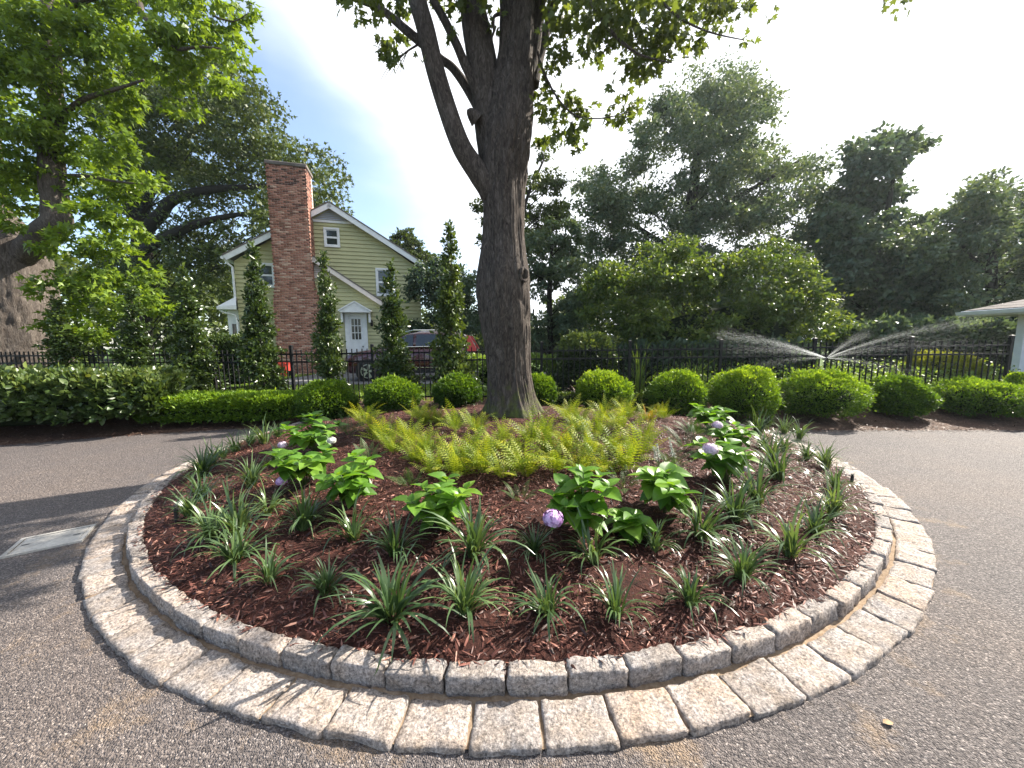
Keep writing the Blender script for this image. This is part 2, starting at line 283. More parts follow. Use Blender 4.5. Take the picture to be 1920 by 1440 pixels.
class MB:
    def __init__(s): s.v = []; s.f = []
    def add(s, vs, fs):
        o = len(s.v); s.v += [tuple(map(float, p)) for p in vs]; s.f += [tuple(i + o for i in q) for q in fs]; return s
    def box(s, a, b):
        x0, y0, z0 = a; x1, y1, z1 = b
        return s.add([(x0, y0, z0), (x1, y0, z0), (x1, y1, z0), (x0, y1, z0), (x0, y0, z1), (x1, y0, z1), (x1, y1, z1), (x0, y1, z1)],
                     [(0, 3, 2, 1), (4, 5, 6, 7), (0, 1, 5, 4), (1, 2, 6, 5), (2, 3, 7, 6), (3, 0, 4, 7)])
    def bar(s, p, q, w, h=None, up=(0, 0, 1)):
        h = h or w; p = Vector(p); q = Vector(q); d = (q - p).normalized(); a = d.cross(Vector(up))
        a = a.normalized() if a.length > 1e-4 else Vector((1, 0, 0)); b = a.cross(d)
        vs = [c + a * sx * w / 2 + b * sz * h / 2 for c in (p, q) for sx, sz in ((-1, -1), (1, -1), (1, 1), (-1, 1))]
        return s.add(vs, [(0, 1, 2, 3), (7, 6, 5, 4), (0, 4, 5, 1), (1, 5, 6, 2), (2, 6, 7, 3), (3, 7, 4, 0)])
    def prism(s, poly, y0, y1):
        """poly in (x,z), extruded along y"""
        n = len(poly); vs = [(x, y0, z) for x, z in poly] + [(x, y1, z) for x, z in poly]
        return s.add(vs, [tuple(range(n)), tuple(range(2 * n - 1, n - 1, -1))] + [(i, i + n, (i + 1) % n + n, (i + 1) % n) for i in range(n)])
    def tube(s, path, radii, n=8, cap=True):
        P = [Vector(p) for p in path]; m = len(P); base = len(s.v); a = None
        for i in range(m):
            d = (P[min(i + 1, m - 1)] - P[max(i - 1, 0)]).normalized()
            if a is None: a = d.orthogonal().normalized()
            a = (a - d * a.dot(d)).normalized(); b = d.cross(a); r = radii[i] if hasattr(radii, '__len__') else radii
            s.v += [tuple(P[i] + (a * math.cos(t) + b * math.sin(t)) * r) for t in (2 * PI * k / n for k in range(n))]
        for i in range(m - 1):
            for k in range(n):
                p = base + i * n; s.f.append((p + k, p + (k + 1) % n, p + n + (k + 1) % n, p + n + k))
        if cap: s.f.append(tuple(base + k for k in range(n - 1, -1, -1))); s.f.append(tuple(base + (m - 1) * n + k for k in range(n)))
        return s
    def cyl(s, c, r, h, n=16, r2=None): return s.tube([c, (c[0], c[1], c[2] + h)], [r, r if r2 is None else r2], n)
    def mesh(s, name, smooth=False, bevel=0):
        me = bpy.data.meshes.new(name); me.from_pydata(s.v, [], s.f)
        bm = bmesh.new(); bm.from_mesh(me); bmesh.ops.recalc_face_normals(bm, faces=bm.faces)
        if bevel: bmesh.ops.bevel(bm, geom=[e for e in bm.edges], offset=bevel, segments=1, affect='EDGES', clamp_overlap=True)
        if smooth:
            for f in bm.faces: f.smooth = True
        bm.to_mesh(me); bm.free(); return me
    def build(s, name, m, parent=None, smooth=False, bevel=0): return link(name, s.mesh(name, smooth, bevel), parent, m)

def norm(a): return a / np.maximum(np.linalg.norm(a, axis=-1, keepdims=True), 1e-9)
RHOMB = (np.array([[0, 0, 0], [.45, .27, .06], [1, 0, -.06], [.45, -.27, .06]]), np.array([[0, 2, 1], [0, 3, 2]]))
NEEDLE = (np.array([[0, 0, 0], [.5, .14, .03], [1, 0, -.03], [.5, -.14, .03]]), np.array([[0, 2, 1], [0, 3, 2]]))
SPRIG = (np.array([[0, 0, 0], [.5, .2, .05], [1, 0, -.03], [.5, -.2, .05]]), np.array([[0, 2, 1], [0, 3, 2]]))
OVAL = (np.array([[0, 0, 0], [.25, .26, .05], [.65, .27, .05], [1, 0, -.08], [.65, -.27, .05], [.25, -.26, .05]]), np.array([[0, 3, 2], [0, 2, 1], [0, 4, 3], [0, 5, 4]]))
_mp = [(0, 0), (.02, .3), (.3, .5), (.34, .2), (.72, .4), (.66, .13), (1.05, 0), (.66, -.13), (.72, -.4), (.34, -.2), (.3, -.5), (.02, -.3)]
MAPLE = (np.array([[.3, 0, .04]] + [[x, y, -.1 * abs(y) - .05 * x] for x, y in _mp]), np.array([[0, i, i % 12 + 1] for i in range(1, 13)]))
_sm = [(0, 0), (.3, .42), (.42, .14), (1.0, 0), (.42, -.14), (.3, -.42)]
STAR = (np.array([[x, y, -.12 * abs(y)] for x, y in _sm]), np.array([[0, 2, 1], [0, 3, 2], [0, 4, 3], [0, 5, 4]]))
def leaves(pos, axis, nrm, size, tmpl, tint):
    T, Fc = tmpl; n = len(pos); axis = norm(axis); b = norm(np.cross(nrm, axis)); nn = np.cross(axis, b)
    V = pos[:, None] + size[:, None, None] * (axis[:, None] * T[None, :, 0:1] + b[:, None] * T[None, :, 1:2] + nn[:, None] * T[None, :, 2:3])
    k = len(T); F_ = (Fc[None] + (np.arange(n) * k)[:, None, None]).reshape(-1, Fc.shape[1])
    return V.reshape(-1, 3), F_, np.repeat(tint, k)
def cloud(C, Rd, n, size, tmpl, seed=0, sub=14, spread=.33, droop=.25, up=.5, top=.0, hollow=.55, squash=.75):
    """leaf clumps: centres C (k,3), radii Rd (k,), n leaves in sprays spread through each clump's volume"""
    g = np.random.default_rng(seed); C = np.asarray(C, float); Rd = np.asarray(Rd, float); k = len(C)
    w = Rd ** 2; idx = g.choice(k, n, p=w / w.sum())
    D = norm(g.normal(size=(k, sub, 3))); rr = hollow + (1 - hollow) * g.random((k, sub, 1)) ** .6
    S = C[:, None] + D * rr * Rd[:, None, None] * np.array([1, 1, squash]); sid = g.integers(0, sub, n)
    sc = S[idx, sid]; out = D[idx, sid]
    off = g.normal(size=(n, 3)) * np.array([1, 1, .55]); pos = sc + off * (Rd[idx] * spread)[:, None] * .6
    ax = out * .6 + norm(g.normal(size=(n, 3))) * .9 + np.array([0, 0, -droop])
    nr = norm(g.normal(size=(n, 3))) * .75 + np.array([0, 0, up]) + out * .3
    st = g.random((k, sub)) * .5
    t = np.clip(.5 * g.random(n) + st[idx, sid] + top * (pos[:, 2] - C[idx, 2]) / Rd[idx], 0, 1)
    return leaves(pos, ax, nr, size * (.65 + .7 * g.random(n)), tmpl, t)
def in_poly(x, y, poly):
    c = False; j = len(poly) - 1
    for i in range(len(poly)):
        xi, yi = poly[i]; xj, yj = poly[j]
        if (yi > y) != (yj > y) and x < (xj - xi) * (y - yi) / (yj - yi) + xi: c = not c
        j = i
    return c
def poly_clumps(poly, Y, n, rpx, depth, seed):
    g = random.Random(seed); xs = [p[0] for p in poly]; ys = [p[1] for p in poly]; C = []; Rr = []
    while len(C) < n:
        x, y = g.uniform(min(xs), max(xs)), g.uniform(min(ys), max(ys))
        if not in_poly(x, y, poly): continue
        yy = Y + g.uniform(-depth, depth); C.append(at(x, y, yy)); Rr.append(g.uniform(*rpx) * yy / F_PX)
    return np.array(C), np.array(Rr)
def limb_mesh(name, path, r0, r1, n=10, seed=0, wob=.0, smooth_n=6):
    P = np.array(path, float); t = np.linspace(0, len(P) - 1, (len(P) - 1) * smooth_n + 1); out = []
    for u in t:
        i = min(int(u), len(P) - 2); f = u - i
        p0, p1, p2, p3 = P[max(i - 1, 0)], P[i], P[i + 1], P[min(i + 2, len(P) - 1)]
        out.append(.5 * (2 * p1 + (p2 - p0) * f + (2 * p0 - 5 * p1 + 4 * p2 - p3) * f ** 2 + (3 * p1 - p0 - 3 * p2 + p3) * f ** 3))
    out = np.array(out); out += (vnoise(np.c_[t * 1.7, t * 0 + 3, t * 0 + 1.5], seed)[:, None] - .5) * wob * np.array([[1, .7, .5]])
    rad = np.linspace(r0, r1, len(out)) if not hasattr(r0, '__len__') else np.interp(t, range(len(P)), r0)
    return MB().tube(out, list(rad), n).mesh(name, True)
def bark_tube(name, prof, nang=96, nring=170, depth=.02, seed=0, flute=.03, freq=26):
    """prof rows: (x, y, z, rx, ry); vertical trunk with furrowed bark"""
    P = np.array(prof, float); z = np.linspace(P[0, 2], P[-1, 2], nring)
    q = [np.interp(z, P[:, 2], P[:, i]) for i in (0, 1, 3, 4)]
    for _ in range(3): q = [np.convolve(np.pad(a, 2, 'edge'), np.ones(5) / 5, 'valid') for a in q]
    a = np.linspace(0, 2 * PI, nang, endpoint=False); A, Zg = np.meshgrid(a, z)
    ca, sa = np.cos(A), np.sin(A)
    n1 = vnoise(np.stack([ca * freq / 3.2 + 40, sa * freq / 3.2 + 40, Zg * 2.2 + .6 * np.sin(Zg * 3)], -1), seed)
    n2 = vnoise(np.stack([ca * freq / 1.3 + 40, sa * freq / 1.3 + 40, Zg * 6], -1), seed + 1)
    n3 = vnoise(np.stack([ca * 1.6 + 9, sa * 1.6 + 9, Zg * .8], -1), seed + 2)
    ridge = 1 - np.abs(2 * n1 - 1) ** .7
    d = -depth * ridge * 1.2 + depth * .6 * (n2 - .5) + flute * (n3 - .5) * 2
    X = q[0][:, None] + ca * (q[2][:, None] + d); Yy = q[1][:, None] + sa * (q[3][:, None] + d)
    V = np.stack([X, Yy, Zg], -1).reshape(-1, 3)
    i, j = np.meshgrid(np.arange(nring - 1), np.arange(nang), indexing='ij'); j2 = (j + 1) % nang
    Fc = np.stack([i * nang + j, i * nang + j2, (i + 1) * nang + j2, (i + 1) * nang + j], -1).reshape(-1, 4)
    return np_mesh(name, V, Fc, None, True)

# ------------------------------------------------------------------ ground
EX = np.array([-60, -14, -10, -7.77, -6.36, -4.87, -4.2, 4.6, 5.15, 8.4, 14, 60.]); EY = np.array([-16, 2.5, 4.3, 5.49, 6.09, 6.48, 6.5, 6.0, 6.02, 5.92, 5.8, 5.6])
def edge(x): return np.interp(x, EX, EY)
def fence_y(x): return 8.2 - (x + 4.86) * .8 / 13
def island_z(x, y):
    dy = np.asarray(y) - CYC; dy = np.where(dy > 0, dy * 1.45, dy); r = np.hypot(np.asarray(x) - CX, dy) / 3.9
    return np.where(r < 1, .088 + .33 * np.clip(1 - r * r, 0, 1) ** .95, -.3)
def bed_z(x, y):
    t = np.clip((np.asarray(y) - edge(x)) / 2.0, 0, 1); return np.where(np.asarray(y) > edge(x), .012 + .2 * t * t * (3 - 2 * t), 0.)
def ground_z(x, y): return np.maximum(island_z(x, y), bed_z(x, y))
def sheet(name, xs, ys_fn, nx, ny, zf, m, rough=0., seed=3):
    u = np.linspace(xs[0], xs[1], nx); V = []
    for x in u:
        y0, y1 = ys_fn(x); yy = np.linspace(y0, y1, ny); V.append(np.c_[np.full(ny, x), yy, zf(np.full(ny, x), yy)])
    V = np.concatenate(V)
    if rough: V[:, 2] += rough * (vnoise(V * np.array([6, 6, 0]) + 50, seed) - .5)
    i, j = np.meshgrid(np.arange(nx - 1), np.arange(ny - 1), indexing='ij'); a = i * ny + j
    return tag(link(name, np_mesh(name, V, np.stack([a, a + ny, a + ny + 1, a + 1], -1).reshape(-1, 4), None, True), None, m), kind='structure')
g0 = MB().add([(-150, -150, -.06), (150, -150, -.06), (150, 150, -.06), (-150, 150, -.06)], [(0, 1, 2, 3)]).build('ground', 'lawn'); tag(g0, kind='structure')
sheet('driveway', (-60, 60), lambda x: (-40, edge(x) + .15), 240, 30, lambda x, y: x * 0 - .001, 'asphalt')
sheet('planting_bed_ground', (-14, 14), lambda x: (edge(x), fence_y(x) + .7), 260, 40, lambda x, y: bed_z(x, y), 'mulch_back', .03)
sheet('lawn', (-70, 70), lambda x: (fence_y(x) + .6, 90), 60, 60, lambda x, y: .195 + 0 * x, 'lawn', .03)
dv = MB().add([(-8.2, 11.6, .215), (6, 11.2, .215), (6, 14.9, .215), (-4.2, 17.2, .215), (-8.2, 16.3, .215)], [(0, 1, 2, 3, 4)]).build('neighbour_driveway', 'drive_far'); tag(dv, kind='structure')
# the round island's mulch
NA, NR = 180, 60
rr, aa = np.meshgrid(np.linspace(0, 1, NR) ** .8, np.linspace(0, 2 * PI, NA, endpoint=False), indexing='ij')
X = CX + 3.9 * rr * np.cos(aa); dy = 3.9 * rr * np.sin(aa); Yg = CYC + np.where(dy > 0, dy / 1.45, dy)
V = np.stack([X, Yg, island_z(X, Yg)], -1).reshape(-1, 3); V[rr.ravel() >= .999, 2] = .06
V[:, 2] += .035 * (vnoise(V * np.array([7, 7, 0]) + 90, 5) - .5)
i, j = np.meshgrid(np.arange(NR - 1), np.arange(NA), indexing='ij'); j2 = (j + 1) % NA
o = link('island_mulch_ground', np_mesh('island_mulch_ground', V, np.stack([i * NA + j, (i + 1) * NA + j, (i + 1) * NA + j2, i * NA + j2], -1).reshape(-1, 4), None, True), None, 'mulch'); tag(o, kind='structure')

# ------------------------------------------------------------------ loose mulch chips (uncountable)
CHIP = (np.array([[0, -.4, -.2], [0, .5, -.2], [.5, .6, .15], [.45, -.05, .6], [.5, -.6, .15], [1, 0, -.15]]), np.array([[0, 3, 1], [1, 3, 2], [3, 5, 2], [0, 4, 3], [4, 5, 3]]))
def chips(name, pts, smin, smax, m, seed):
    g = np.random.default_rng(seed); n = len(pts)
    L_ = smin + (smax - smin) * g.random(n) ** 2.2; Wd = L_ * (.09 + .13 * g.random(n)); a = g.random(n) * 2 * PI; tilt = g.normal(size=n) * .28
    ax = np.stack([np.cos(a) * np.cos(tilt), np.sin(a) * np.cos(tilt), np.sin(tilt)], -1); nr = norm(np.stack([g.normal(size=n) * .4, g.normal(size=n) * .4, np.ones(n)], -1))
    b = norm(np.cross(nr, ax)); nn = np.cross(ax, b); T, Fc = CHIP
    P = np.array(pts); P[:, 2] += .004 + .012 * g.random(n)
    V = P[:, None] + ax[:, None] * T[None, :, 0:1] * L_[:, None, None] + b[:, None] * T[None, :, 1:2] * Wd[:, None, None] + nn[:, None] * T[None, :, 2:3] * (Wd * .5)[:, None, None]
    t = np.clip(g.random(n) ** 1.3, 0, 1)
    o = link(name, np_mesh(name, V.reshape(-1, 3), (Fc[None] + (np.arange(n) * 6)[:, None, None]).reshape(-1, 3), np.repeat(t, 6)), None, m); return o
n = 140000
ang = rng.random(n) * 2 * PI; rad = 3.9 * np.sqrt(rng.random(n)); px_ = CX + rad * np.cos(ang); py_ = CYC + rad * np.sin(ang)
keep = (py_ < 6.3) & (rng.random(n) < np.clip(3.0 / np.maximum(py_, 1.3), .22, 1)); px_, py_ = px_[keep], py_[keep]
o = chips('mulch_chips', np.c_[px_, py_, island_z(px_, py_)], .014, .062, 'chip', 1); tag(o, 'dark red shredded bark mulch inside the round stone curb', 'mulch', kind='stuff')
n = 24000
px_ = rng.uniform(-9.5, 9.5, n); py_ = edge(px_) - .1 + rng.random(n) ** 1.5 * 2.2
o = chips('bed_chips', np.c_[px_, py_, bed_z(px_, py_)], .015, .07, 'chip_back', 2); tag(o, 'faded brown wood chips under the row of clipped shrubs', 'mulch', kind='stuff')

n = 1500; px_ = rng.uniform(-8.5, 9, n); py_ = edge(px_) - .05 - rng.random(n) ** 2.5 * .7
ok = np.hypot(px_ - CX, py_ - CYC) > 4.25; px_, py_ = px_[ok], py_[ok]
o = chips('spilled_chips', np.c_[px_, py_, px_ * 0], .01, .04, 'chip_back', 3); tag(o, 'wood chips strewn on the asphalt along the bed edge', 'mulch', kind='stuff')

# ------------------------------------------------------------------ stone ring
def block_mesh(name, L_, Wd, Hh, seed, rough=.007, bev=.018, nl=12, nw=8, nh=6, taper=.0):
    bm = bmesh.new(); bmesh.ops.create_cube(bm, size=1)
    for ax_, c in ((0, nl), (1, nw), (2, nh)):
        es = [e for e in bm.edges if abs((e.verts[0].co - e.verts[1].co)[ax_]) > .6]
        bmesh.ops.subdivide_edges(bm, edges=es, cuts=c - 1, use_grid_fill=True)
    V = np.array([v.co[:] for v in bm.verts]) * np.array([L_, Wd, Hh]); hb = np.array([L_, Wd, Hh]) / 2 - bev
    q = np.clip(V, -hb, hb); d = V - q; ln = np.linalg.norm(d, axis=1, keepdims=True); dn = d / np.maximum(ln, 1e-6)
    corner = (np.abs(d) > 1e-6).sum(1) > 1
    V2 = np.where(corner[:, None], q + dn * bev, V)
    nr = np.where(ln > 1e-6, dn, 0)
    n1 = vnoise(V * 16 + 30 + seed * 7, seed) - .5; n2 = vnoise(V * 48 + 30, seed + 3) - .5; n3 = vnoise(V * 95 + 30, seed + 9) - .5
    V2 = V2 + nr * ((n1 * 1.6 + n2 * 1.0 + n3 * .5) * rough)[:, None]
    g = random.Random(seed); V2[:, 0] *= 1 + taper * V2[:, 1] / Wd; V2[:, 2] += V2[:, 0] * g.uniform(-.03, .03) + V2[:, 1] * g.uniform(-.04, .04); V2[:, 1] += V2[:, 0] * g.uniform(-.03, .03)
    for v, c in zip(bm.verts, V2): v.co = c
    bmesh.ops.triangulate(bm, faces=[f for f in bm.faces if len(f.verts) > 4])
    me = bpy.data.meshes.new(name); bm.to_mesh(me); bm.free(); me.polygons.foreach_set('use_smooth', np.ones(len(me.polygons), bool)); return me
def ring_thing(name, label, cat, rmid, n, metas, m, z, span):
    t = empty(name, (CX, CYC, 0), 0, label, cat); g = random.Random(5)
    for k in range(n):
        a = -PI / 2 + span * ((k + .5) / n - .5); me = metas[g.randrange(len(metas))]
        o = link('stone', me, t, m); rj = rmid + g.uniform(-.006, .006); o.location = (rj * math.cos(a), rj * math.sin(a), z + g.uniform(-.006, .006)); o.rotation_euler = (g.uniform(-.03, .03), g.uniform(-.015, .015), a + PI / 2 + g.uniform(-.02, .02) + PI * 0)
        o.scale = (g.uniform(.97, 1.0), g.uniform(.96, 1.02), 1)
    return t
SPAN = math.radians(222)
apron_m = [block_mesh('apron_block', .272, .192, .1, s, .011, .008, taper=.035) for s in range(8)]
for me in apron_m: me.materials.append(M['granite_warm'])
curb_m = [block_mesh('curb_block', .258, .09, .2, 20 + s, .011, .012, taper=.02) for s in range(8)]
for me in curb_m: me.materials.append(M['granite'])
# outwards is local -y after the turn, so the wider end of the taper must sit there
for me in apron_m + curb_m:
    c = np.empty(len(me.vertices) * 3, np.float32); me.vertices.foreach_get('co', c); c = c.reshape(-1, 3); c[:, :2] *= -1; me.vertices.foreach_set('co', c.ravel())
apron = ring_thing('stone_apron', 'flat ring of pale granite blocks set flush in the asphalt', 'paving', 4.07, 57, apron_m, None, -.024, SPAN)
curb = ring_thing('stone_curb', 'raised inner curb of grey granite blocks holding the red mulch', 'curb', 3.906, 58, curb_m, None, .0, SPAN)
def arc_ring(name, r0, r1, z, m, parent, nseg=200, wob=.004):
    th = -PI / 2 + SPAN * (np.linspace(0, 1, nseg) - .5); rs = np.linspace(r0, r1, 8); V = np.array([[r * math.cos(a), r * math.sin(a), z] for a in th for r in rs])
    V[:, 2] += wob * (vnoise(V * 14 + 60, 4) - .5) * 2
    i, j = np.meshgrid(np.arange(nseg - 1), np.arange(7), indexing='ij'); a = i * 8 + j
    return link(name, np_mesh(name, V, np.stack([a, a + 1, a + 9, a + 8], -1).reshape(-1, 4), None, True), parent, m)
arc_ring('mortar', 3.86, 4.158, .011, 'mortar', apron)
arc_ring('joint_fill', 3.87, 3.932, .068, 'mortar', curb)

# ------------------------------------------------------------------ utility cover, fallen leaves
cv = [on(18, 1046), on(150, 1018), on(166, 987), on(45, 1010)]
c0 = sum(cv) / 4; ux = Vector(cv[1] - cv[0]).normalized(); rz = math.atan2(ux.y, ux.x); uc = empty('utility_cover', (c0[0], c0[1], 0), rz, 'pale rectangular utility box lid set in the asphalt', 'cover')
hw, hh = .2, .16
f = MB()
for a, b2 in (((-hw, -hh), (hw, -hh + .025)), ((-hw, hh - .025), (hw, hh)), ((-hw, -hh + .025), (-hw + .025, hh - .025)), ((hw - .025, -hh + .025), (hw, hh - .025))): f.box((*a, -.02), (*b2, .014))
f.build('frame', 'cover_metal', uc); lid = MB().box((-hw + .031, -hh + .031, -.02), (hw - .031, hh - .031, .011)).build('lid', 'cover_metal', uc, bevel=.003)
for sx in (-1, 1): MB().box((sx * (hw - .07) - .02, -.006, .0112), (sx * (hw - .07) + .02, .006, .0125)).build('pull_slot', 'black_plastic', lid)
for k, (px, py, s) in enumerate([(1655, 1358, .026), (1030, 1405, .014)]):
    p = on(px, py); T = OVAL[0].copy() * s * 1.6; T[:, 2] = .004 + .01 * np.abs(T[:, 1]) / s; me = np_mesh('fallen_leaf', T, OVAL[1]); o = link('fallen_leaf', me, None, 'fallen'); o.location = (p[0], p[1], .003); o.rotation_euler = (0, 0, k * 1.9)
    tag(o, ['dry tan leaf lying on the asphalt at lower right', 'tiny dry leaf beside the front paving stones'][k], 'leaf', 'fallen leaves')
#__PART2__
# ------------------------------------------------------------------ the big maple in the island
TY = 5.6
def edge_pt(px, py, y=TY): return at(px, py, y)
def trunk_prof(rows, y=TY, yr=1.0):
    out = []
    for py, l, r in rows:
        a, b2 = at(l, py, y), at(r, py, y); c = (a + b2) / 2; rx = (b2[0] - a[0]) / 2; out.append((c[0], c[1], c[2], rx, rx * yr))
    return sorted(out, key=lambda q: q[2])
tree = empty('maple_tree', (0, TY, .4), 0, 'tall shade tree with furrowed grey trunk growing inside the round island', 'tree')
def tpart(name, me, m):
    me.transform(Matrix.Translation((0, -TY, -.4))); return link(name, me, tree, m)
main = trunk_prof([(830, 880, 1050), (800, 893, 1036), (784, 905, 1024), (765, 910, 1013), (746, 913, 1007), (702, 913, 998), (644, 907.5, 997), (571, 896, 997), (527, 893.5, 995), (484, 901, 990), (440, 904, 985), (367, 902, 988), (300, 900, 995), (233, 905, 1001), (193, 912, 1000), (150, 922, 999), (83, 933, 1000), (0, 936, 1003), (-150, 940, 1004), (-420, 950, 1004)])
me = bark_tube('trunk', main, 150, 260, .03, 3, .035, 34)
c = np.empty(len(me.vertices) * 3, np.float32); me.vertices.foreach_get('co', c); c = c.reshape(-1, 3)
# root flare: buttresses spreading towards the ground
dxy = c[:, :2] - np.array([0, TY]); ang = np.arctan2(dxy[:, 1], dxy[:, 0]); low = np.clip((.95 - c[:, 2]) / .6, 0, 1) ** 2.2
c[:, :2] += (dxy / np.linalg.norm(dxy, axis=1, keepdims=True)) * (low * (.0 + .1 * np.clip(np.sin(ang * 5 + .8) + .5 * np.sin(ang * 3), -.5, 1)))[:, None]
me.vertices.foreach_set('co', c.ravel()); tpart('trunk', me, 'bark')
left = trunk_prof([(330, 905, 960), (300, 897, 955), (233, 888, 950), (193, 885, 945), (150, 879, 938), (83, 870, 925), (0, 860, 908), (-150, 838, 880), (-400, 800, 835)], TY + .02)
tpart('limb', bark_tube('left_stem', left, 80, 170, .017, 8, .02, 22), 'bark')
r2 = trunk_prof([(210, 970, 1000), (150, 978, 1006), (77, 990, 1016), (0, 1000, 1024), (-150, 1015, 1040), (-350, 1040, 1060)], TY + .22)
tpart('limb', bark_tube('right_stem', r2, 48, 120, .012, 12, .01, 16), 'bark')
def px_path(pts): return [at(x, y, d) for x, y, d in pts]
def limb(pts, radpx, n=14, seed=0, wob=.02):
    P = px_path(pts); rad = [r * p[2] / F_PX for r, p in zip(radpx, pts)]
    return tpart('limb', limb_mesh('limb', P, rad, 0, n, seed, wob), 'bark')
limb([(940, 385, 5.6), (917, 352, 5.5), (893, 318, 5.45), (866, 275, 5.4), (843, 217, 5.4), (817, 133, 5.4), (797, 50, 5.4), (783, 0, 5.4), (760, -90, 5.4), (730, -260, 5.3)], [26, 22, 18.5, 17, 16.5, 16, 15.5, 15, 13, 9], 24, 2)
limb([(905, 200, 5.55), (887, 152, 5.5), (866, 105, 5.5), (840, 50, 5.5), (813, 0, 5.5), (780, -80, 5.5)], [11, 9, 7.5, 7, 6.5, 5], 14, 3)
limb([(900, 205, 5.75), (873, 160, 5.8), (850, 128, 5.8), (826, 110, 5.8), (790, 80, 5.8), (747, 43, 5.8), (710, 15, 5.8), (673, 0, 5.8), (620, -20, 5.8)], [10, 8, 7, 6.5, 7.5, 7, 5.5, 4.5, 3], 12, 4)
limb([(1000, 160, 5.8), (1012, 110, 5.9), (1020, 75, 5.9), (1032, 25, 5.9), (1042, 0, 5.9), (1065, -80, 5.9)], [10, 8, 7.5, 7, 6.5, 5], 12, 5)
limb([(895, 225, 5.45), (884, 212, 5.4), (880, 205, 5.36)], [14, 9, 4], 12, 6)
limb([(945, 25, 5.4), (925, 32, 5.4), (925, 62, 5.4), (918, 80, 5.4)], [3, 2.6, 2, 1.2], 8, 7)
limb([(1008, 95, 5.6), (1018, 130, 5.5), (1040, 175, 5.4), (1073, 213, 5.3), (1105, 222, 5.2), (1140, 220, 5.2), (1180, 210, 5.1)], [2.2, 1.8, 1.7, 1.5, 1.2, 1, .6], 6, 8)
limb([(1060, -120, 5.6), (1090, -40, 5.2), (1107, 0, 5.0), (1130, 40, 4.9), (1160, 73, 4.8), (1190, 97, 4.8), (1213, 107, 4.8), (1260, 118, 4.7)], [6, 4.5, 3.6, 3.2, 2.8, 2.2, 1.6, .8], 8, 9)
limb([(1160, -120, 5), (1215, -30, 4.7), (1270, 30, 4.6), (1330, 60, 4.5), (1395, 75, 4.5)], [4, 2.6, 2, 1.4, .7], 6, 10)
limb([(790, 80, 5.5), (765, 95, 5.4), (745, 108, 5.3), (715, 100, 5.3)], [2, 1.4, 1.1, .6], 6, 11)
for k in range(5): limb([(765, 95, 5.4), (755 - 6 * k, 120, 5.35), (748 - 9 * k, 140 + 3 * k, 5.35)], [.8, .6, .3], 5, 20 + k)
# knot hole on the right of the trunk
kc = at(982, 515, 5.30); kn = Vector((.62, -.78, .05)).normalized(); kb = MB(); t1 = kn.cross(Vector((0, 0, 1))).normalized(); path = []
for k in range(25):
    a = 2 * PI * k / 24; path.append(Vector(kc) + t1 * .055 * math.cos(a) + Vector((0, 0, 1)) * .09 * math.sin(a) + kn * .012 * math.sin(3 * a))
kb.tube(path, [.024 + .006 * math.sin(k * 2.1) for k in range(25)], 8); tpart('knot_rim', kb.mesh('knot_rim', True), 'bark')
hb = MB(); hb.add([Vector(kc) + kn * .004 + t1 * .05 * math.cos(2 * PI * k / 16) + Vector((0, 0, .085 * math.sin(2 * PI * k / 16))) for k in range(16)], [tuple(range(16))]); tpart('knot_shade_disc', hb.mesh('knot_shade_disc'), 'bark_dark')  # flat dark disc; the shade inside the hollow is put into its colour
cl = [(1060, 30, 35), (1110, 40, 40), (1160, 20, 40), (1210, 40, 40), (1260, 50, 35), (1290, 15, 35), (1330, 20, 28), (1100, 80, 28), (1200, 95, 32), (1240, 80, 30), (1190, 130, 24), (1220, 115, 24), (1150, 160, 10), (1310, 75, 18), (1350, 45, 14), (1400, 15, 14), (1440, 30, 9), (1395, 75, 11), (1360, 8, 20), (1150, 60, 28), (1050, 85, 20),
      (1050, 120, 18), (1030, 160, 20), (1060, 190, 22), (1100, 215, 20), (1080, 240, 20), (1140, 215, 12), (1170, 208, 20), (1040, 225, 18), (1085, 272, 12), (1050, 255, 16), (1020, 205, 16), (1015, 260, 12), (1190, 200, 10),
      (720, 90, 14), (740, 110, 14), (760, 75, 12), (770, 25, 15), (752, 15, 12), (672, 38, 9), (665, 8, 12), (850, 55, 11), (925, 60, 8), (870, 5, 12), (785, 105, 8), (735, 65, 8), (1700, 2, 14), (905, 20, 9),
      (700, -30, 50), (800, -60, 60), (900, -80, 60), (1000, -70, 70), (1100, -50, 60), (1200, -50, 60), (1300, -50, 50), (1400, -40, 36), (1050, -160, 80), (1200, -170, 80), (900, -180, 80), (1700, -40, 30)]
g = random.Random(4); Cc = []; Rr = []
for x, y, r in cl:
    d = 5.2 + g.uniform(-.5, .9); Cc.append(at(x, y, d)); Rr.append(r * d / F_PX)
V, Fc, t = cloud(Cc, Rr, 6000, .098, MAPLE, 11, sub=12, spread=.62, droop=.7, up=.35, hollow=.2, squash=.8)
me = np_mesh('foliage', V, Fc, t); tpart('foliage', me, 'maple_leaf')

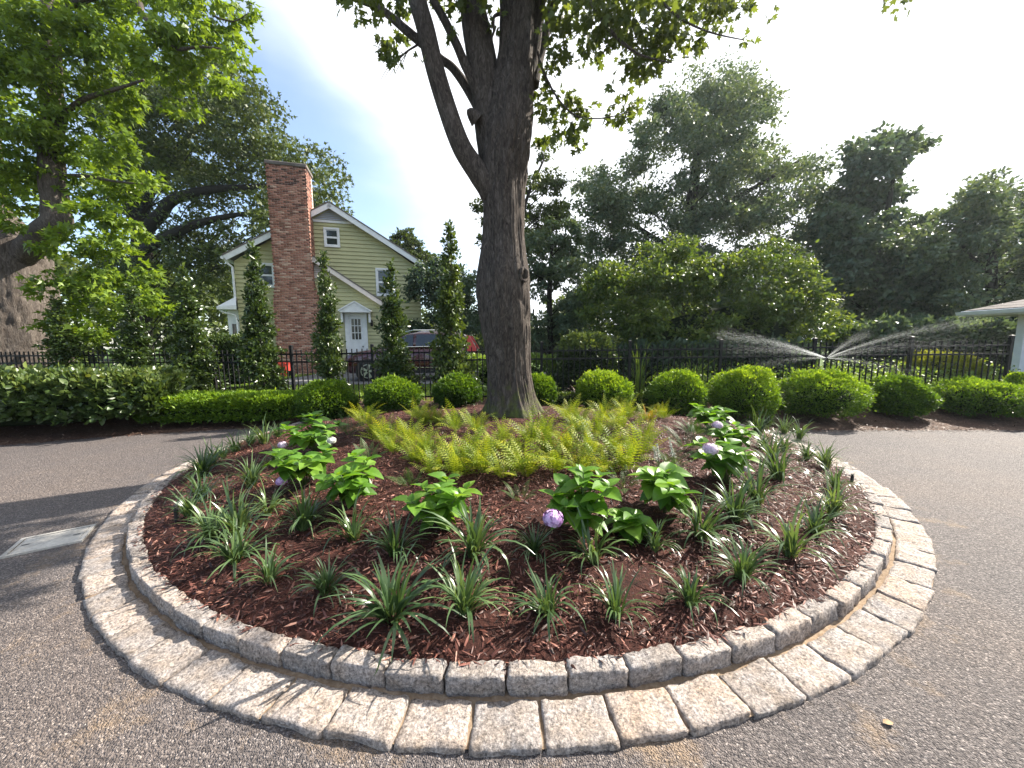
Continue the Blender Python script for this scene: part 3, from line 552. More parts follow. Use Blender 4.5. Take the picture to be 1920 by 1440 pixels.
# ------------------------------------------------------------------ bed plants
def ordinal(i): return ['first', 'second', 'third', 'fourth', 'fifth', 'sixth', 'seventh', 'eighth', 'ninth', 'tenth', 'eleventh', 'twelfth', 'thirteenth', 'fourteenth'][i]
def liriope_mesh(seed, n=46, Lm=.36):
    g = np.random.default_rng(seed); V = []; Fc = []; T = []; S = 7
    for k in range(n):
        a = g.random() * 2 * PI; L_ = Lm * g.uniform(.55, 1.25); lean = g.random() ** 1.3 * 1.15 + .04; arch = g.uniform(.9, 2.6) * (.5 + lean); w = g.uniform(.004, .0068)
        o = np.array([math.cos(a), math.sin(a), 0]); s_ = np.array([-math.sin(a), math.cos(a), 0]); p = o * g.uniform(0, .03) + s_ * g.normal() * .015; th = lean * .55; tv = np.clip(g.random() * .75 + (.2 if g.random() < .12 else 0), 0, 1); cv = g.normal() * .25
        b = len(V)
        for i in range(S + 1):
            f_ = i / S; ww = w * (1 - f_ ** 3) * (.7 + .6 * min(1, f_ * 4)) + .0004
            V += [p - s_ * ww + np.array([0, 0, ww * .5]), p + s_ * ww + np.array([0, 0, ww * .5])]; T += [min(1, tv + (.25 if f_ < .15 else 0))] * 2
            d = o * math.sin(th) + np.array([0, 0, math.cos(th)]) + s_ * cv * f_; p = p + d / np.linalg.norm(d) * L_ / S; th += arch / S * (.5 + f_)
            if p[2] < .012: p[2] = .012
        Fc += [(b + 2 * i, b + 2 * i + 1, b + 2 * i + 3, b + 2 * i + 2) for i in range(S)]
    return np_mesh('liriope', np.array(V), np.array(Fc), np.array(T), True)
LIR = [liriope_mesh(s, 46 + 7 * (s % 4), .34) for s in range(8)]
for me in LIR: me.materials.append(M['liriope'])
rows = [('in the front row behind the stone curb', [(503, 1093), (610, 1113), (733, 1162), (870, 1153), (1030, 1150), (1153, 1157), (1293, 1133), (1393, 1087), (1483, 1042)]),
        ('in the second row from the front curb', [(397, 1013), (437, 1057), (567, 993), (663, 1012), (740, 1042), (887, 1040), (1000, 1040), (1113, 1053), (1227, 1033), (1313, 1007), (1380, 977), (1527, 1000)]),
        ('along the left side of the island', [(357, 968), (377, 940), (380, 893), (400, 872), (420, 858), (443, 846), (470, 834), (497, 832), (523, 820)]),
        ('inward of the left side row', [(450, 1000), (503, 963), (470, 913), (520, 870)]),
        ('along the right side of the island', [(1560, 967), (1567, 920), (1550, 880), (1513, 862), (1497, 825), (1470, 812), (1440, 800), (1405, 790)]),
        ('inward of the right side row', [(1420, 947), (1460, 900), (1447, 865), (1430, 840), (1470, 845), (1420, 815)])]
k = 0
for rn, pts in rows:
    pts = sorted(pts)
    for i_, (px, py) in enumerate(pts):
        p = on_bed(px, py); o = link('liriope_clump', LIR[k % 8]); o.location = (p[0], p[1], p[2] - .005); o.rotation_euler = (random.uniform(-.18, .18), random.uniform(-.18, .18), random.uniform(0, 6.28)); s = random.uniform(.66, 1.22) * (1.02 if 'front row' in rn else .92); o.scale = (s, s, s * random.uniform(.9, 1.1)); k += 1
        tag(o, 'arching grassy green clump, %s from left %s' % (ordinal(i_), rn), 'grass clump', 'grassy clumps planted in the island')

def hyd_leaf(seed):
    g = np.random.default_rng(seed); nl, nw = 12, 3; V = []; T = []; Fc = []
    for i in range(nl + 1):
        f_ = i / nl; w = .43 * (math.sin(PI * min(1, f_ ** .72)) ** .8) * (1 - .25 * f_) + .002
        for j in range(-nw, nw + 1):
            q = j / nw; V.append((f_, w * q * (1 + .05 * (i % 2)), .18 * abs(q) * w * 1.6 - .26 * f_ * f_ + (.022 if i % 2 else 0.) * abs(q) * (1 - abs(q) * .4))); T.append(.36 + .12 * g.random() + (.3 if j == 0 else (.14 if i % 2 else 0)))
    m_ = 2 * nw + 1
    for i in range(nl):
        for j in range(m_ - 1): Fc.append((i * m_ + j, (i + 1) * m_ + j, (i + 1) * m_ + j + 1, i * m_ + j + 1))
    me = np_mesh('leaf', np.array(V), np.array(Fc), np.array(T), True); me.materials.append(M['hydrangea']); return me
HL = [hyd_leaf(s) for s in range(3)]
def bloom_mesh(m, seed, r=.06, n=150):
    g = np.random.default_rng(seed); zf = 1 - 1.5 * (np.arange(n) + .5) / n; af = np.arange(n) * 2.39996; D = norm(np.c_[np.cos(af) * np.sqrt(1 - zf * zf), np.sin(af) * np.sqrt(1 - zf * zf), zf] + g.normal(size=(n, 3)) * .06); V = []; Fc = []; T = []
    for d in D:
        a = norm(np.cross(d, [0.3, .2, .9])); b2 = np.cross(d, a); c_ = d * r * g.uniform(.8, 1.08) * np.array([1, 1, .8]); ph = g.random() * 6; tv = g.random()
        for q in range(4):
            t0 = ph + q * PI / 2; u = a * math.cos(t0) + b2 * math.sin(t0); w = -a * math.sin(t0) + b2 * math.cos(t0); o_ = len(V)
            V += [c_, c_ + u * .011 + w * .009 + d * .003, c_ + u * .019, c_ + u * .011 - w * .009 + d * .003]; Fc.append((o_, o_ + 1, o_ + 2, o_ + 3)); T += [tv * .7, tv, tv, tv]
    me = np_mesh('flower_head', np.array(V), np.array(Fc), np.array(T)); me.materials.append(M[m]); return me
def hydrangea(px, py, h, wd, label, nst, seed, flowers=(), name='hydrangea'):
    p = on_bed(px, py); t = empty(name, p, 0, label, 'shrub', 'leafy hydrangea plants in the island'); g = random.Random(seed); st = MB()
    def leaf(pos, az, el, size):
        o = link('leaf', HL[g.randrange(3)], t); o.location = pos; d = Vector((math.cos(az) * math.cos(el), math.sin(az) * math.cos(el), math.sin(el)))
        y_ = Vector((0, 0, 1)).cross(d).normalized(); z_ = d.cross(y_); mt = Matrix((d, y_, z_)).transposed().to_euler(); o.rotation_euler = mt; o.rotation_euler.rotate_axis('X', g.uniform(-.35, .35)); o.scale = (size, size, size)
    for s_ in range(nst):
        a = 2 * PI * s_ / nst + g.uniform(-.3, .3); rr_ = wd * (.28 if s_ else 0) * g.uniform(.6, 1.3); tip = Vector((math.cos(a) * rr_ * 1.35, math.sin(a) * rr_ * 1.35, h * g.uniform(.55, 1.0) * (1.02 if s_ == 0 else .88)))
        mid = Vector((tip.x * .45, tip.y * .45, tip.z * .6)); st.tube([(0, 0, -.01), mid, tip], [.006, .005, .003], 6)
        base_az = g.uniform(0, 3.14)
        for lv, (f_, sz, el) in enumerate(((.35, .13, -.35), (.5, .14, -.15), (.68, .15, .0), (.85, .14, .15), (.98, .115, .45))):
            pos = mid.lerp(tip, max(0, (f_ - .45) / .55)) if f_ > .45 else mid
            for s2 in (0, 1): leaf(pos, base_az + lv * PI / 2 + s2 * PI + g.uniform(-.3, .3), el + g.uniform(-.15, .15), sz * g.uniform(.85, 1.25))
        leaf(tip, g.uniform(0, 6.28), .9, .06)
    st.build('stem', 'stem', t, True)
    for (fx, fy, fd, m_, sc) in flowers:
        c_ = at(fx, fy, p[1] + fd); o = link('flower_head', bloom_mesh(m_, seed), t); o.location = Vector(c_) - Vector(p); o.scale = (sc,) * 3; tag(o, None)
        MB().tube([(0, 0, .05), (o.location.x * .6, o.location.y * .6, o.location.z * .6), o.location], [.005, .004, .003], 6).build('flower_stalk', 'stem', t, True)
    return t
hydrangea(590, 848, .46, .62, 'broad-leaved hydrangea at left back of the island beside pale bloom', 9, 1, [(530, 834, -.25, 'bloom_pale', .7), (622, 826, -.2, 'bloom_white', .7)])
hydrangea(572, 912, .42, .55, 'yellow-green hydrangea in front of the left back one, faint lilac bloom', 8, 2, [(528, 902, -.2, 'bloom_purple', .7)])
hydrangea(664, 950, .40, .52, 'bright hydrangea left of centre with no bloom', 7, 3)
hydrangea(828, 990, .38, .46, 'single hydrangea left of the tree axis among front grasses', 7, 4)
hydrangea(1092, 1000, .46, .50, 'hydrangea right of centre carrying a purple bloom low on its left', 8, 5, [(1037, 972, -.22, 'bloom_purple', .95)])
hydrangea(1246, 962, .40, .48, 'dark green hydrangea between purple-bloom and pink-bloom plants', 7, 6)
hydrangea(1362, 906, .42, .48, 'hydrangea at right with a round pale pink bloom', 8, 7, [(1332, 842, -.12, 'bloom_pale', .95), (1398, 880, -.1, 'bloom_pale', .5)])
hydrangea(1372, 850, .40, .50, 'hydrangea at right back with a whitish bloom near its top', 7, 8, [(1345, 797, -.15, 'bloom_pale', .8)])
hydrangea(1330, 806, .40, .62, 'farthest hydrangea on the right, green without bloom', 8, 9)
hydrangea(1190, 1005, .16, .26, 'tiny low hydrangea with few leaves beside the purple-bloom plant', 3, 10)

def frond_mesh(seed, m, L_=.36, n=17, lean=.35, arch=.9):
    g = np.random.default_rng(seed); V = []; Fc = []; T = []; p = np.zeros(3); th = lean; pts = []
    for i in range(n + 1):
        pts.append((p.copy(), th)); p = p + np.array([math.sin(th), 0, math.cos(th)]) * L_ / n; th += arch / n * (.4 + 1.2 * i / n)
    for i, (q, th) in enumerate(pts):
        f_ = i / n; d = np.array([math.sin(th), 0, math.cos(th)]); nrm = np.array([-math.cos(th), 0, math.sin(th)])
        if i < n:
            o_ = len(V); w = .0022 * (1 - f_) + .0006; q2 = pts[i + 1][0]; V += [q + [0, w, 0], q - [0, w, 0], q2 - [0, w, 0], q2 + [0, w, 0]]; Fc.append((o_, o_ + 1, o_ + 2, o_ + 3)); T += [.4] * 4
        if f_ < .14: continue
        ln = .085 * L_ / .36 * math.sin(PI * min(1, .18 + .82 * f_)) ** .8 * (1.06 - f_ * .35) + .008; w = .0068
        for s_ in (-1, 1):
            u = norm(np.array([0, s_, 0]) * .9 + d * (.35 + .35 * f_) - nrm * .2); c_ = norm(np.cross(nrm, u)) * s_ * -1; tv = np.clip(.12 + .6 * f_ + .35 * g.random(), 0, 1)
            for a0, a1, off in ((0, .42, 1), (.22, .66, -1), (.45, .85, 1), (.55, 1.0, -1)):
                o_ = len(V); A = q + u * ln * a0; B = q + u * ln * a1; Mx = q + u * ln * (a0 + a1) / 2 + c_ * w * off * (1.35 - a1 * .6) + d * .004
                V += [A, A + c_ * w * .25 * -off, B, Mx]; Fc.append((o_, o_ + 1, o_ + 2, o_ + 3)); T += [tv] * 4
    me = np_mesh('frond', np.array(V), np.array(Fc), np.array(T)); me.materials.append(M[m]); return me
FG = [frond_mesh(s, 'fern', .32 + .03 * (s % 3), 13, .05 + .18 * (s % 5), .6 + .35 * (s % 4)) for s in range(10)]
FO = [frond_mesh(30 + s, 'fern_orange', .34, 16, .15 + .2 * s, .7) for s in range(2)]
FD = [frond_mesh(40 + s, 'fern_green', .34, 17, .35 + .2 * (s % 3), .9) for s in range(3)]
def fern(px, py, label, meshes, n, s, seed, orange=0):
    p = on_bed(px, py); t = empty('fern', p, 0, label, 'fern', 'golden ferns around the trunk'); g = random.Random(seed)
    for k in range(n):
        me = FO[g.randrange(2)] if k < orange else meshes[g.randrange(len(meshes))]; o = link('frond', me, t); a = 2 * PI * k * .382 + g.uniform(-.4, .4); o.location = (.035 * math.cos(a), .035 * math.sin(a), 0)
        o.rotation_euler = (g.uniform(-.35, .35), g.uniform(-.35, .25), a); q = s * g.uniform(.55, 1.2); o.scale = (q, q, q)
fr = [('front band', [(745, 850), (775, 868), (812, 882), (850, 892), (905, 893), (948, 900), (992, 892), (1040, 888), (1085, 884), (1128, 892), (1168, 880)]),
      ('middle band', [(700, 812), (722, 830), (765, 835), (800, 846), (838, 856), (880, 858), (930, 855), (975, 862), (1020, 850), (1070, 848), (1115, 850), (1155, 842), (1195, 850)]),
      ('row just before the trunk', [(690, 795), (800, 800), (850, 812), (895, 818), (940, 825), (985, 828), (1030, 822), (1075, 815), (1120, 812), (1165, 812), (1205, 822)]),
      ('back row beside the trunk', [(790, 782), (825, 788), (1060, 792), (1095, 790), (1135, 788), (1180, 790), (1220, 795), (1245, 782), (1215, 775)])]
k = 0
for rn, pts in fr:
    for i_, (px, py) in enumerate(sorted(pts)):
        k += 1; org = {3: 0, 20: 2, 43: 4, 42: 2, 26: 1, 37: 2}.get(k, 0)
        fern(px + random.uniform(-9, 9), py + random.uniform(-7, 7), 'yellow-green fern clump, %s from left in the %s' % (ordinal(i_), rn), FG, 25, random.uniform(.74, 1.12), k, org)
for k, (px, py, s, lb) in enumerate([(655, 815, .95, 'dark green fern beside the left back hydrangea'), (975, 938, .5, 'tiny dark fern alone in the mulch before the golden ferns'), (770, 912, .6, 'small green fern sprig left of the lone front hydrangea'), (1285, 842, .9, 'dark green fern left of the pink-bloom hydrangea'), (1255, 872, .8, 'green fern behind the dark hydrangea'), (1300, 815, .9, 'green fern below the farthest right hydrangea'), (1170, 915, .7, 'loose green fern left of the dark hydrangea'), (690, 870, .7, 'green fern at the left end of the golden band')]):
    fern(px, py, lb, FD, 10, s, 90 + k)
def astilbe(px, py, label, seed):
    p = on_bed(px, py); t = empty('astilbe', p, 0, label, 'flower', 'pale flower plumes'); g = np.random.default_rng(seed)
    for k in range(2):
        a = g.random() * 6.28; h = .22 + .1 * g.random(); tip = np.array([math.cos(a) * .08, math.sin(a) * .08, h]); n = 260; f_ = g.random(n); P = tip[None] * (.45 + .55 * f_[:, None]) + g.normal(size=(n, 3)) * (.012 * (1.1 - f_))[:, None]
        V, Fc, tt = leaves(P, g.normal(size=(n, 3)), g.normal(size=(n, 3)), np.full(n, .008), RHOMB, g.random(n)); link('plume', np_mesh('plume', V, Fc, tt), t, 'bloom_white')
        MB().tube([(0, 0, 0), tip * .5, tip], [.003, .003, .001], 5).build('stem', 'stem', t)
    for q in range(5):
        o = link('frond', FD[q % 3], t); o.rotation_euler = (0, .4, q * 1.3); o.scale = (.55,) * 3
for k, (x, y, l) in enumerate([(1236, 885, 'white plumed astilbe behind the dark green hydrangea'), (1268, 880, 'white plumed astilbe just left of the pink-bloom hydrangea')]): astilbe(x, y, l, 60 + k)
#__PART3__
# ------------------------------------------------------------------ clipped shrubs and hedges
def shell_shrub(name, hw, hd, h, n, size, tmpl, seed, box=0., top=.35, bump=.12, long=False):
    """closed leafy shrub: leaves through the outer layer of a rounded body, origin on the ground"""
    g = np.random.default_rng(seed)
    if long:                                       # hedge: points spread evenly along its length and round its section
        u = g.uniform(-1, 1, n); ph = g.uniform(-.35, PI + .35, n); ce = (1 - np.abs(u) ** 8) ** .25; e = 1 - box
        cy, sz = np.cos(ph), np.sin(ph); cy = np.sign(cy) * np.abs(cy) ** e; sz = np.sign(sz) * np.abs(sz) ** e
        B = np.c_[u * hw, cy * hd * (.35 + .65 * ce), sz * h * .52 * (.5 + .5 * ce)]; D = norm(np.c_[np.sign(u) * np.abs(u) ** 12, np.cos(ph), np.sin(ph)])
        cap = g.random(n) < .1; B[cap, 0] = np.sign(u[cap]) * hw * .97; B[cap, 1] *= g.random(cap.sum()); B[cap, 2] *= g.random(cap.sum())
    else:
        D = norm(g.normal(size=(n, 3))); D[:, 2] = np.where(D[:, 2] < -.75, -D[:, 2], D[:, 2])
        if box: D = norm(np.sign(D) * np.abs(D) ** (1 - box))
        B = D * np.array([hw, hd, h * .52])
    bmp = 1 + bump * (vnoise(B * 5 + 20, seed) - .5) * 2 + .07 * (vnoise(B * 15 + 20, seed + 1) - .5) * 2
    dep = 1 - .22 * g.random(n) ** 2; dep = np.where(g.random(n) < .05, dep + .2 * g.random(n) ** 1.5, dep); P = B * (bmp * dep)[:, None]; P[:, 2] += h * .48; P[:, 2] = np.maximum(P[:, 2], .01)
    if long: P[:, 0] = B[:, 0] * (1 + .03 * (bmp - 1))
    ax = D * .9 + np.array([0, 0, .35]) + g.normal(size=(n, 3)) * .55; nr = D * .5 + g.normal(size=(n, 3)) * .6 + np.array([0, 0, .3])
    t = np.clip(.12 + .36 * g.random(n) + top * np.clip(D[:, 2] + .25, 0, 1) * (.2 + .9 * g.random(n)) + .6 * (dep - .95), 0, 1)  # upward faces tinted lighter: fresh growth and sunlit tops put into the colour
    return leaves(P, ax, nr, size * (.7 + .6 * g.random(n)), tmpl, t)
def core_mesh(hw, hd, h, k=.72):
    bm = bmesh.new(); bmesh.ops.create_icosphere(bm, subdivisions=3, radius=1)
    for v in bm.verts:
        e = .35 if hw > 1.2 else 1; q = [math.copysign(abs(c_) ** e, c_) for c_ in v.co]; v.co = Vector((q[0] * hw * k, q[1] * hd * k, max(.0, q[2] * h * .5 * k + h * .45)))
    me = bpy.data.meshes.new('inner_fill'); bm.to_mesh(me); bm.free(); return me
def shrub(name, x, y, hw, hd, h, n, size, tmpl, m, seed, label, cat='shrub', group=None, rz=0, **kw):
    z = float(ground_z(x, y)) if y < 8.6 else .195
    t = empty(name, (x, y, z), rz, label, cat, group); V, Fc, tt = shell_shrub(name, hw, hd, h, n, size, tmpl, seed, **kw)
    link('foliage', np_mesh('foliage', V, Fc, tt), t, m); link('inner_fill', core_mesh(hw, hd, h), t, 'inner'); return t
balls = [(615, 668, 718, 775, 'clipped round shrub joined to the right end of the low hedge'), (735, 6.9, 0, 0, '')]
BALL = [ # px centre, half width px, top px, bottom px, label
    (614, 62, 714, 782, 'round clipped evergreen shrub next to the right end of the low hedge'),
    (737, 58, 706, 780, 'round clipped evergreen shrub, second left of the maple trunk'),
    (857, 49, 702, 780, 'round clipped evergreen shrub immediately left of the maple trunk'),
    (1008, 36, 703, 775, 'round clipped evergreen shrub half hidden behind the maple trunk'),
    (1129, 60, 697, 772, 'round clipped evergreen shrub, first clear of the trunk on its right'),
    (1270, 62, 697, 770, 'wide clipped evergreen shrub, second right of the maple trunk'),
    (1392, 68, 688, 775, 'tall clipped evergreen shrub, third right of the maple trunk'),
    (1534, 80, 694, 780, 'broad clipped evergreen mound in front of the spraying sprinkler'),
    (1684, 56, 706, 775, 'small loose evergreen shrub between the two widest mounds at right'),
    (1835, 78, 712, 780, 'wide low evergreen mound in front of the last fence panel'),
    (1915, 45, 698, 775, 'evergreen shrub cut by the right edge of the picture')]
for k, (px, hwp, ty, by, lb) in enumerate(BALL):
    yb = 6.85 if px < 1300 else 6.75
    p = at(px, by, yb); hw = hwp * yb / F_PX * .82; top_z = at(px, ty, yb)[2]; gz = float(ground_z(p[0], yb))
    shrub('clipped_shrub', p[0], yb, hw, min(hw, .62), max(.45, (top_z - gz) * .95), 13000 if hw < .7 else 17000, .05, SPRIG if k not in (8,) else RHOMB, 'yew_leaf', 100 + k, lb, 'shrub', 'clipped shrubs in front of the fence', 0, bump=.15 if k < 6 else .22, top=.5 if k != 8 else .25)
def hedge(name, p0, p1, hd, h, n, size, tmpl, m, seed, label, **kw):
    c_ = (np.array(p0) + np.array(p1)) / 2; d = np.array(p1) - np.array(p0); L_ = np.linalg.norm(d)
    return shrub(name, c_[0], c_[1], L_ / 2, hd, h, n, size, tmpl, m, seed, label, 'hedge', None, math.atan2(d[1], d[0]), long=True, **kw)
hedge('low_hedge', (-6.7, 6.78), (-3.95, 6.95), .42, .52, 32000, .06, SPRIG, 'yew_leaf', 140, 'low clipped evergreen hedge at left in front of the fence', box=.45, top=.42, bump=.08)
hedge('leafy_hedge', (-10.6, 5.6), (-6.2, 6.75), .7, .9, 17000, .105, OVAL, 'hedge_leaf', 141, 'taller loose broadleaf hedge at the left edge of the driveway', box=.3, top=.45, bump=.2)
shrub('low_groundcover', 1.05, 7.15, .35, .25, .24, 900, .06, RHOMB, 'hornbeam_leaf', 142, 'small dark leafy plant between the trunk and the round shrub to its right')
shrub('low_groundcover', 2.55, 7.3, .3, .22, .3, 800, .05, RHOMB, 'mound_leaf', 143, 'small brownish leafy plant between two round shrubs right of the trunk')

# ------------------------------------------------------------------ fence
fx0, fx1 = -11.6, 10.6
fence = empty('metal_fence', (0, fence_y(0), 0), 0, 'black metal picket fence running behind the clipped shrubs', 'fence')
def fz(x): return .165 + .0065 * (x + 4.9) * (x > -4.9) - .0
FS = 1.83; xs0 = -4.86; posts = [xs0 + FS * k for k in range(-4, 9)]
pm = MB().box((-.028, -.028, 0), (.028, .028, 1.27)).mesh('post'); pm.materials.append(M['black_metal'])
capm = MB().add([(-.034, -.034, 1.27), (.034, -.034, 1.27), (.034, .034, 1.27), (-.034, .034, 1.27), (-.034, -.034, 1.285), (.034, -.034, 1.285), (.034, .034, 1.285), (-.034, .034, 1.285), (0, 0, 1.305)], [(3, 2, 1, 0), (0, 1, 5, 4), (1, 2, 6, 5), (2, 3, 7, 6), (3, 0, 4, 7), (4, 5, 8), (5, 6, 8), (6, 7, 8), (7, 4, 8)]).mesh('post_cap'); capm.materials.append(M['black_metal'])
pk = MB().box((-.0095, -.0095, .06), (.0095, .0095, 1.2)).mesh('picket'); pk.materials.append(M['black_metal'])
fa = math.atan2(-.8, 13)
for i_, x in enumerate(posts):
    o = link('post', pm, fence); o.location = (x, fence_y(x) - fence_y(0), fz(x)); o.rotation_euler = (0, 0, fa); c_ = link('post_cap', capm, o)
    if i_ == len(posts) - 1: break
    x2 = posts[i_ + 1]
    for hz in (1.10, .93, .14): MB().bar((x + .028, fence_y(x) - fence_y(0), fz(x) + hz), (x2 - .028, fence_y(x2) - fence_y(0), fz(x2) + hz), .026, .032).build('rail', 'black_metal', fence)
    n = 15
    for k in range(1, n + 1):
        xx = x + FS * k / (n + 1); o = link('picket', pk, fence); o.location = (xx, fence_y(xx) - fence_y(0), fz(xx)); o.rotation_euler = (0, 0, fa)

# ------------------------------------------------------------------ columnar hornbeams
def column_mesh(seed, n=7000, h=3.0):
    g = np.random.default_rng(seed); K = 70; zc = np.sort(g.random(K)) ** .9; prof = np.interp(zc, [0, .08, .3, .55, .8, 1], [.2, .3, .27, .18, .1, .02])
    a = g.random(K) * 6.28; rr_ = prof * (.25 + .75 * g.random(K)); C_ = np.c_[np.cos(a) * rr_, np.sin(a) * rr_, .12 + zc * h]; Rr = .06 + prof * .45 * g.uniform(.5, 1.5, K)
    return cloud(C_, Rr, n, .085, RHOMB, seed, sub=6, spread=.6, droop=-.25, up=.2, hollow=.1, squash=1.2)
COLM = []
for s in range(3):
    V, Fc, tt = column_mesh(200 + s); COLM.append(np_mesh('foliage', V, Fc, tt)); COLM[-1].materials.append(M['hornbeam_leaf'])
stemm = limb_mesh('stem', [(0, 0, 0), (.02, 0, 1), (-.01, .02, 2.1), (0, 0, 3.0)], .03, .006, 8)
stemm.materials.append(M['bark_left'])
hb_ = [(130, 560, 8.35, 'columnar tree nearest the big left trunk'), (268, 540, 8.2, 'columnar tree second from the big left trunk, against bright leaves'), (366, 500, 8.1, 'columnar tree left of the house corner'), (496, 462, 8.0, 'columnar tree overlapping the left side of the brick chimney'), (622, 476, 7.95, 'slim columnar tree between the chimney and the white door'), (742, 492, 7.9, 'columnar tree in front of the hood of the parked car'), (850, 425, 7.85, 'tallest columnar tree in front of the rear of the parked car')]
for k, (px, ty, y, lb) in enumerate(hb_):
    p = at(px, 730, y); z0 = .2; hgt = at(px, ty, y)[2] - z0; t = empty('columnar_hornbeam', (p[0], y, z0), k * 1.7, lb, 'tree', 'columnar trees along the fence'); s = hgt / 3.12; w = 1.0 if k != 4 else .85
    o = link('crown', COLM[k % 3], t); o.scale = (w, w, s); o = link('trunk', stemm, t); o.scale = (1, 1, s)

# ------------------------------------------------------------------ background trees
def tree_from(name, poly, Y, ncl, rpx, depth, n, size, tmpl, m, seed, label, trunk=None, limbs=(), bm_='bark_dark', group=None, cat='tree', extra=None, **kw):
    C_, Rr = poly_clumps(poly, Y, ncl, rpx, depth, seed)
    if extra is not None: C_ = np.concatenate([C_, extra[0]]); Rr = np.concatenate([Rr, extra[1]])
    bx = trunk[0][0] if trunk else sum(p[0] for p in poly) / len(poly); base = at(bx, 690, Y); base[2] = .19
    t = empty(name, base, 0, label, cat, group)
    V, Fc, tt = cloud(C_, Rr, n, size, tmpl, seed, **kw); link('crown', np_mesh('crown', V - base, Fc, tt), t, m)
    if trunk:
        P = [np.array(at(x, y, Y)) - base for x, y, r in trunk]; P[0][2] = -.05
        link('trunk', limb_mesh('trunk', P, [r * Y / F_PX for _, _, r in trunk], 0, 16, seed, .12), t, bm_)
    for L_ in limbs:
        P = [np.array(at(x, y, Y + (q[0] if q else 0))) - base for x, y, r, *q in L_]; link('limb', limb_mesh('limb', P, [r * Y / F_PX for _, _, r, *_q in L_], 0, 9, seed + 1, .25), t, bm_)
    if trunk:                                      # twigs from the trunk out to the clumps
        g = random.Random(seed); mb = MB(); tp = [np.array(at(x, y, Y)) - base for x, y, r in trunk]
        tz = np.array([q[2] for q in tp]); tp = np.array(tp); zz = np.linspace(tz[0], tz[-1], 40); TP = np.c_[np.interp(zz, tz, tp[:, 0]), np.interp(zz, tz, tp[:, 1]), zz]
        for c_ in C_[::max(1, len(C_) // 22)]:
            e_ = c_ - base; d_ = np.hypot(*(TP[:, :2] - e_[:2]).T); k_ = np.argmin(np.abs(TP[:, 2] - (e_[2] - .7 * d_))); s_ = TP[k_]; ln_ = np.linalg.norm(e_ - s_)
            if ln_ < .3: continue
            mid = s_ * .5 + e_ * .5 + np.array([g.uniform(-.1, .1) * ln_, 0, .06 * ln_]); mb.tube([s_, mid, e_], [.035 * Y / 20, .024 * Y / 20, .006 * Y / 20], 5)
        mb.build('branches', bm_, t, True)['kind'] = 'stuff'
    return t
# old tree at the left edge: huge trunk behind the fence, bright hanging leaves
LY = 9.8
tl = empty('old_tree', (at(20, 700, LY)[0], LY, .19), 0, 'huge old tree with scarred trunk and bright green leaves at the left edge', 'tree'); B0 = np.array(tl.location)
prof = trunk_prof([(780, -120, 130), (740, -95, 116), (700, -80, 104), (668, -70, 97), (600, -62, 86), (530, -58, 74), (480, -60, 70), (445, -66, 72), (425, -75, 40), (400, -85, 10), (330, -90, -10), (150, -100, -30), (-100, -110, -50)], LY)
me = bark_tube('trunk', [(x, y, z, rx, ry * .9) for x, y, z, rx, ry in prof], 128, 170, .05, 40, .06, 30); me.transform(Matrix.Translation(-Vector(B0))); link('trunk', me, tl, 'bark_left')
def llimb(pts, rad, n=16, seed=0, m='bark_left'):
    P = [np.array(at(x, y, d)) - B0 for x, y, d in pts]; return link('limb', limb_mesh('limb', P, [r * p[2] / F_PX for r, p in zip(rad, pts)], 0, n, seed, .06), tl, m)
llimb([(30, 500, 9.7), (55, 465, 9.6), (85, 440, 9.5), (108, 418, 9.4), (104, 385, 9.4), (98, 330, 9.4), (96, 270, 9.4), (100, 220, 9.4), (98, 120, 9.4), (92, 20, 9.4), (85, -120, 9.4)], [16, 20, 22, 20.5, 18.5, 17, 16, 15, 13, 11, 8], 22, 1)
llimb([(92, 30, 9.4), (180, -10, 9.0), (255, 0, 8.7), (268, 25, 8.6), (290, 50, 8.5), (310, 78, 8.4), (335, 92, 8.3), (380, 88, 8.2), (430, 95, 8.2)], [7, 6, 5, 5, 4.5, 4, 3, 2, 1], 10, 2)
llimb([(100, 230, 9.4), (150, 190, 9.2), (210, 170, 9.0), (270, 150, 8.8)], [5, 4, 3, 1.5], 8, 3); llimb([(100, 330, 9.4), (160, 330, 9.3), (220, 340, 9.2), (270, 345, 9.2)], [4, 3, 2, 1], 8, 4); llimb([(400, 30, 8.3), (440, 40, 8.2), (465, 25, 8.2)], [1.5, 1.2, .6], 6, 5)
sc = at(40, 500, LY); sb = MB(); scn = Vector((.25, -.97, 0)).normalized(); st1 = Vector((0, 0, 1)).cross(scn).normalized()
LC = [(40, 50, 70), (120, 40, 60), (190, 70, 60), (250, 40, 55), (320, 40, 55), (390, 25, 45), (440, 20, 32), (470, 10, 14), (360, 85, 50), (420, 80, 36), (440, 110, 26), (300, 120, 50), (390, 140, 38), (430, 165, 26), (240, 120, 50), (60, 140, 60), (150, 130, 50), (30, 230, 60), (130, 215, 46), (190, 200, 46), (230, 180, 34), (340, 200, 28), (40, 300, 50), (150, 290, 46), (210, 285, 40), (240, 260, 22), (180, 350, 46), (240, 335, 38), (285, 340, 22), (160, 410, 46), (220, 400, 38), (130, 460, 46), (200, 465, 46), (245, 440, 26), (160, 520, 50), (230, 520, 44), (275, 505, 20), (110, 540, 40), (290, 575, 26), (200, 580, 45), (250, 560, 36), (130, 600, 40), (310, 580, 14), (10, 100, 60), (-60, 200, 90), (-60, 50, 90), (-50, 300, 60), (100, -60, 90), (250, -60, 80), (380, -50, 60), (180, 620, 36), (20, 385, 38), (5, 415, 26), (28, 425, 16), (45, 340, 45), (0, 330, 50), (60, 270, 45)]
g = random.Random(9); Cc = []; Rr = []
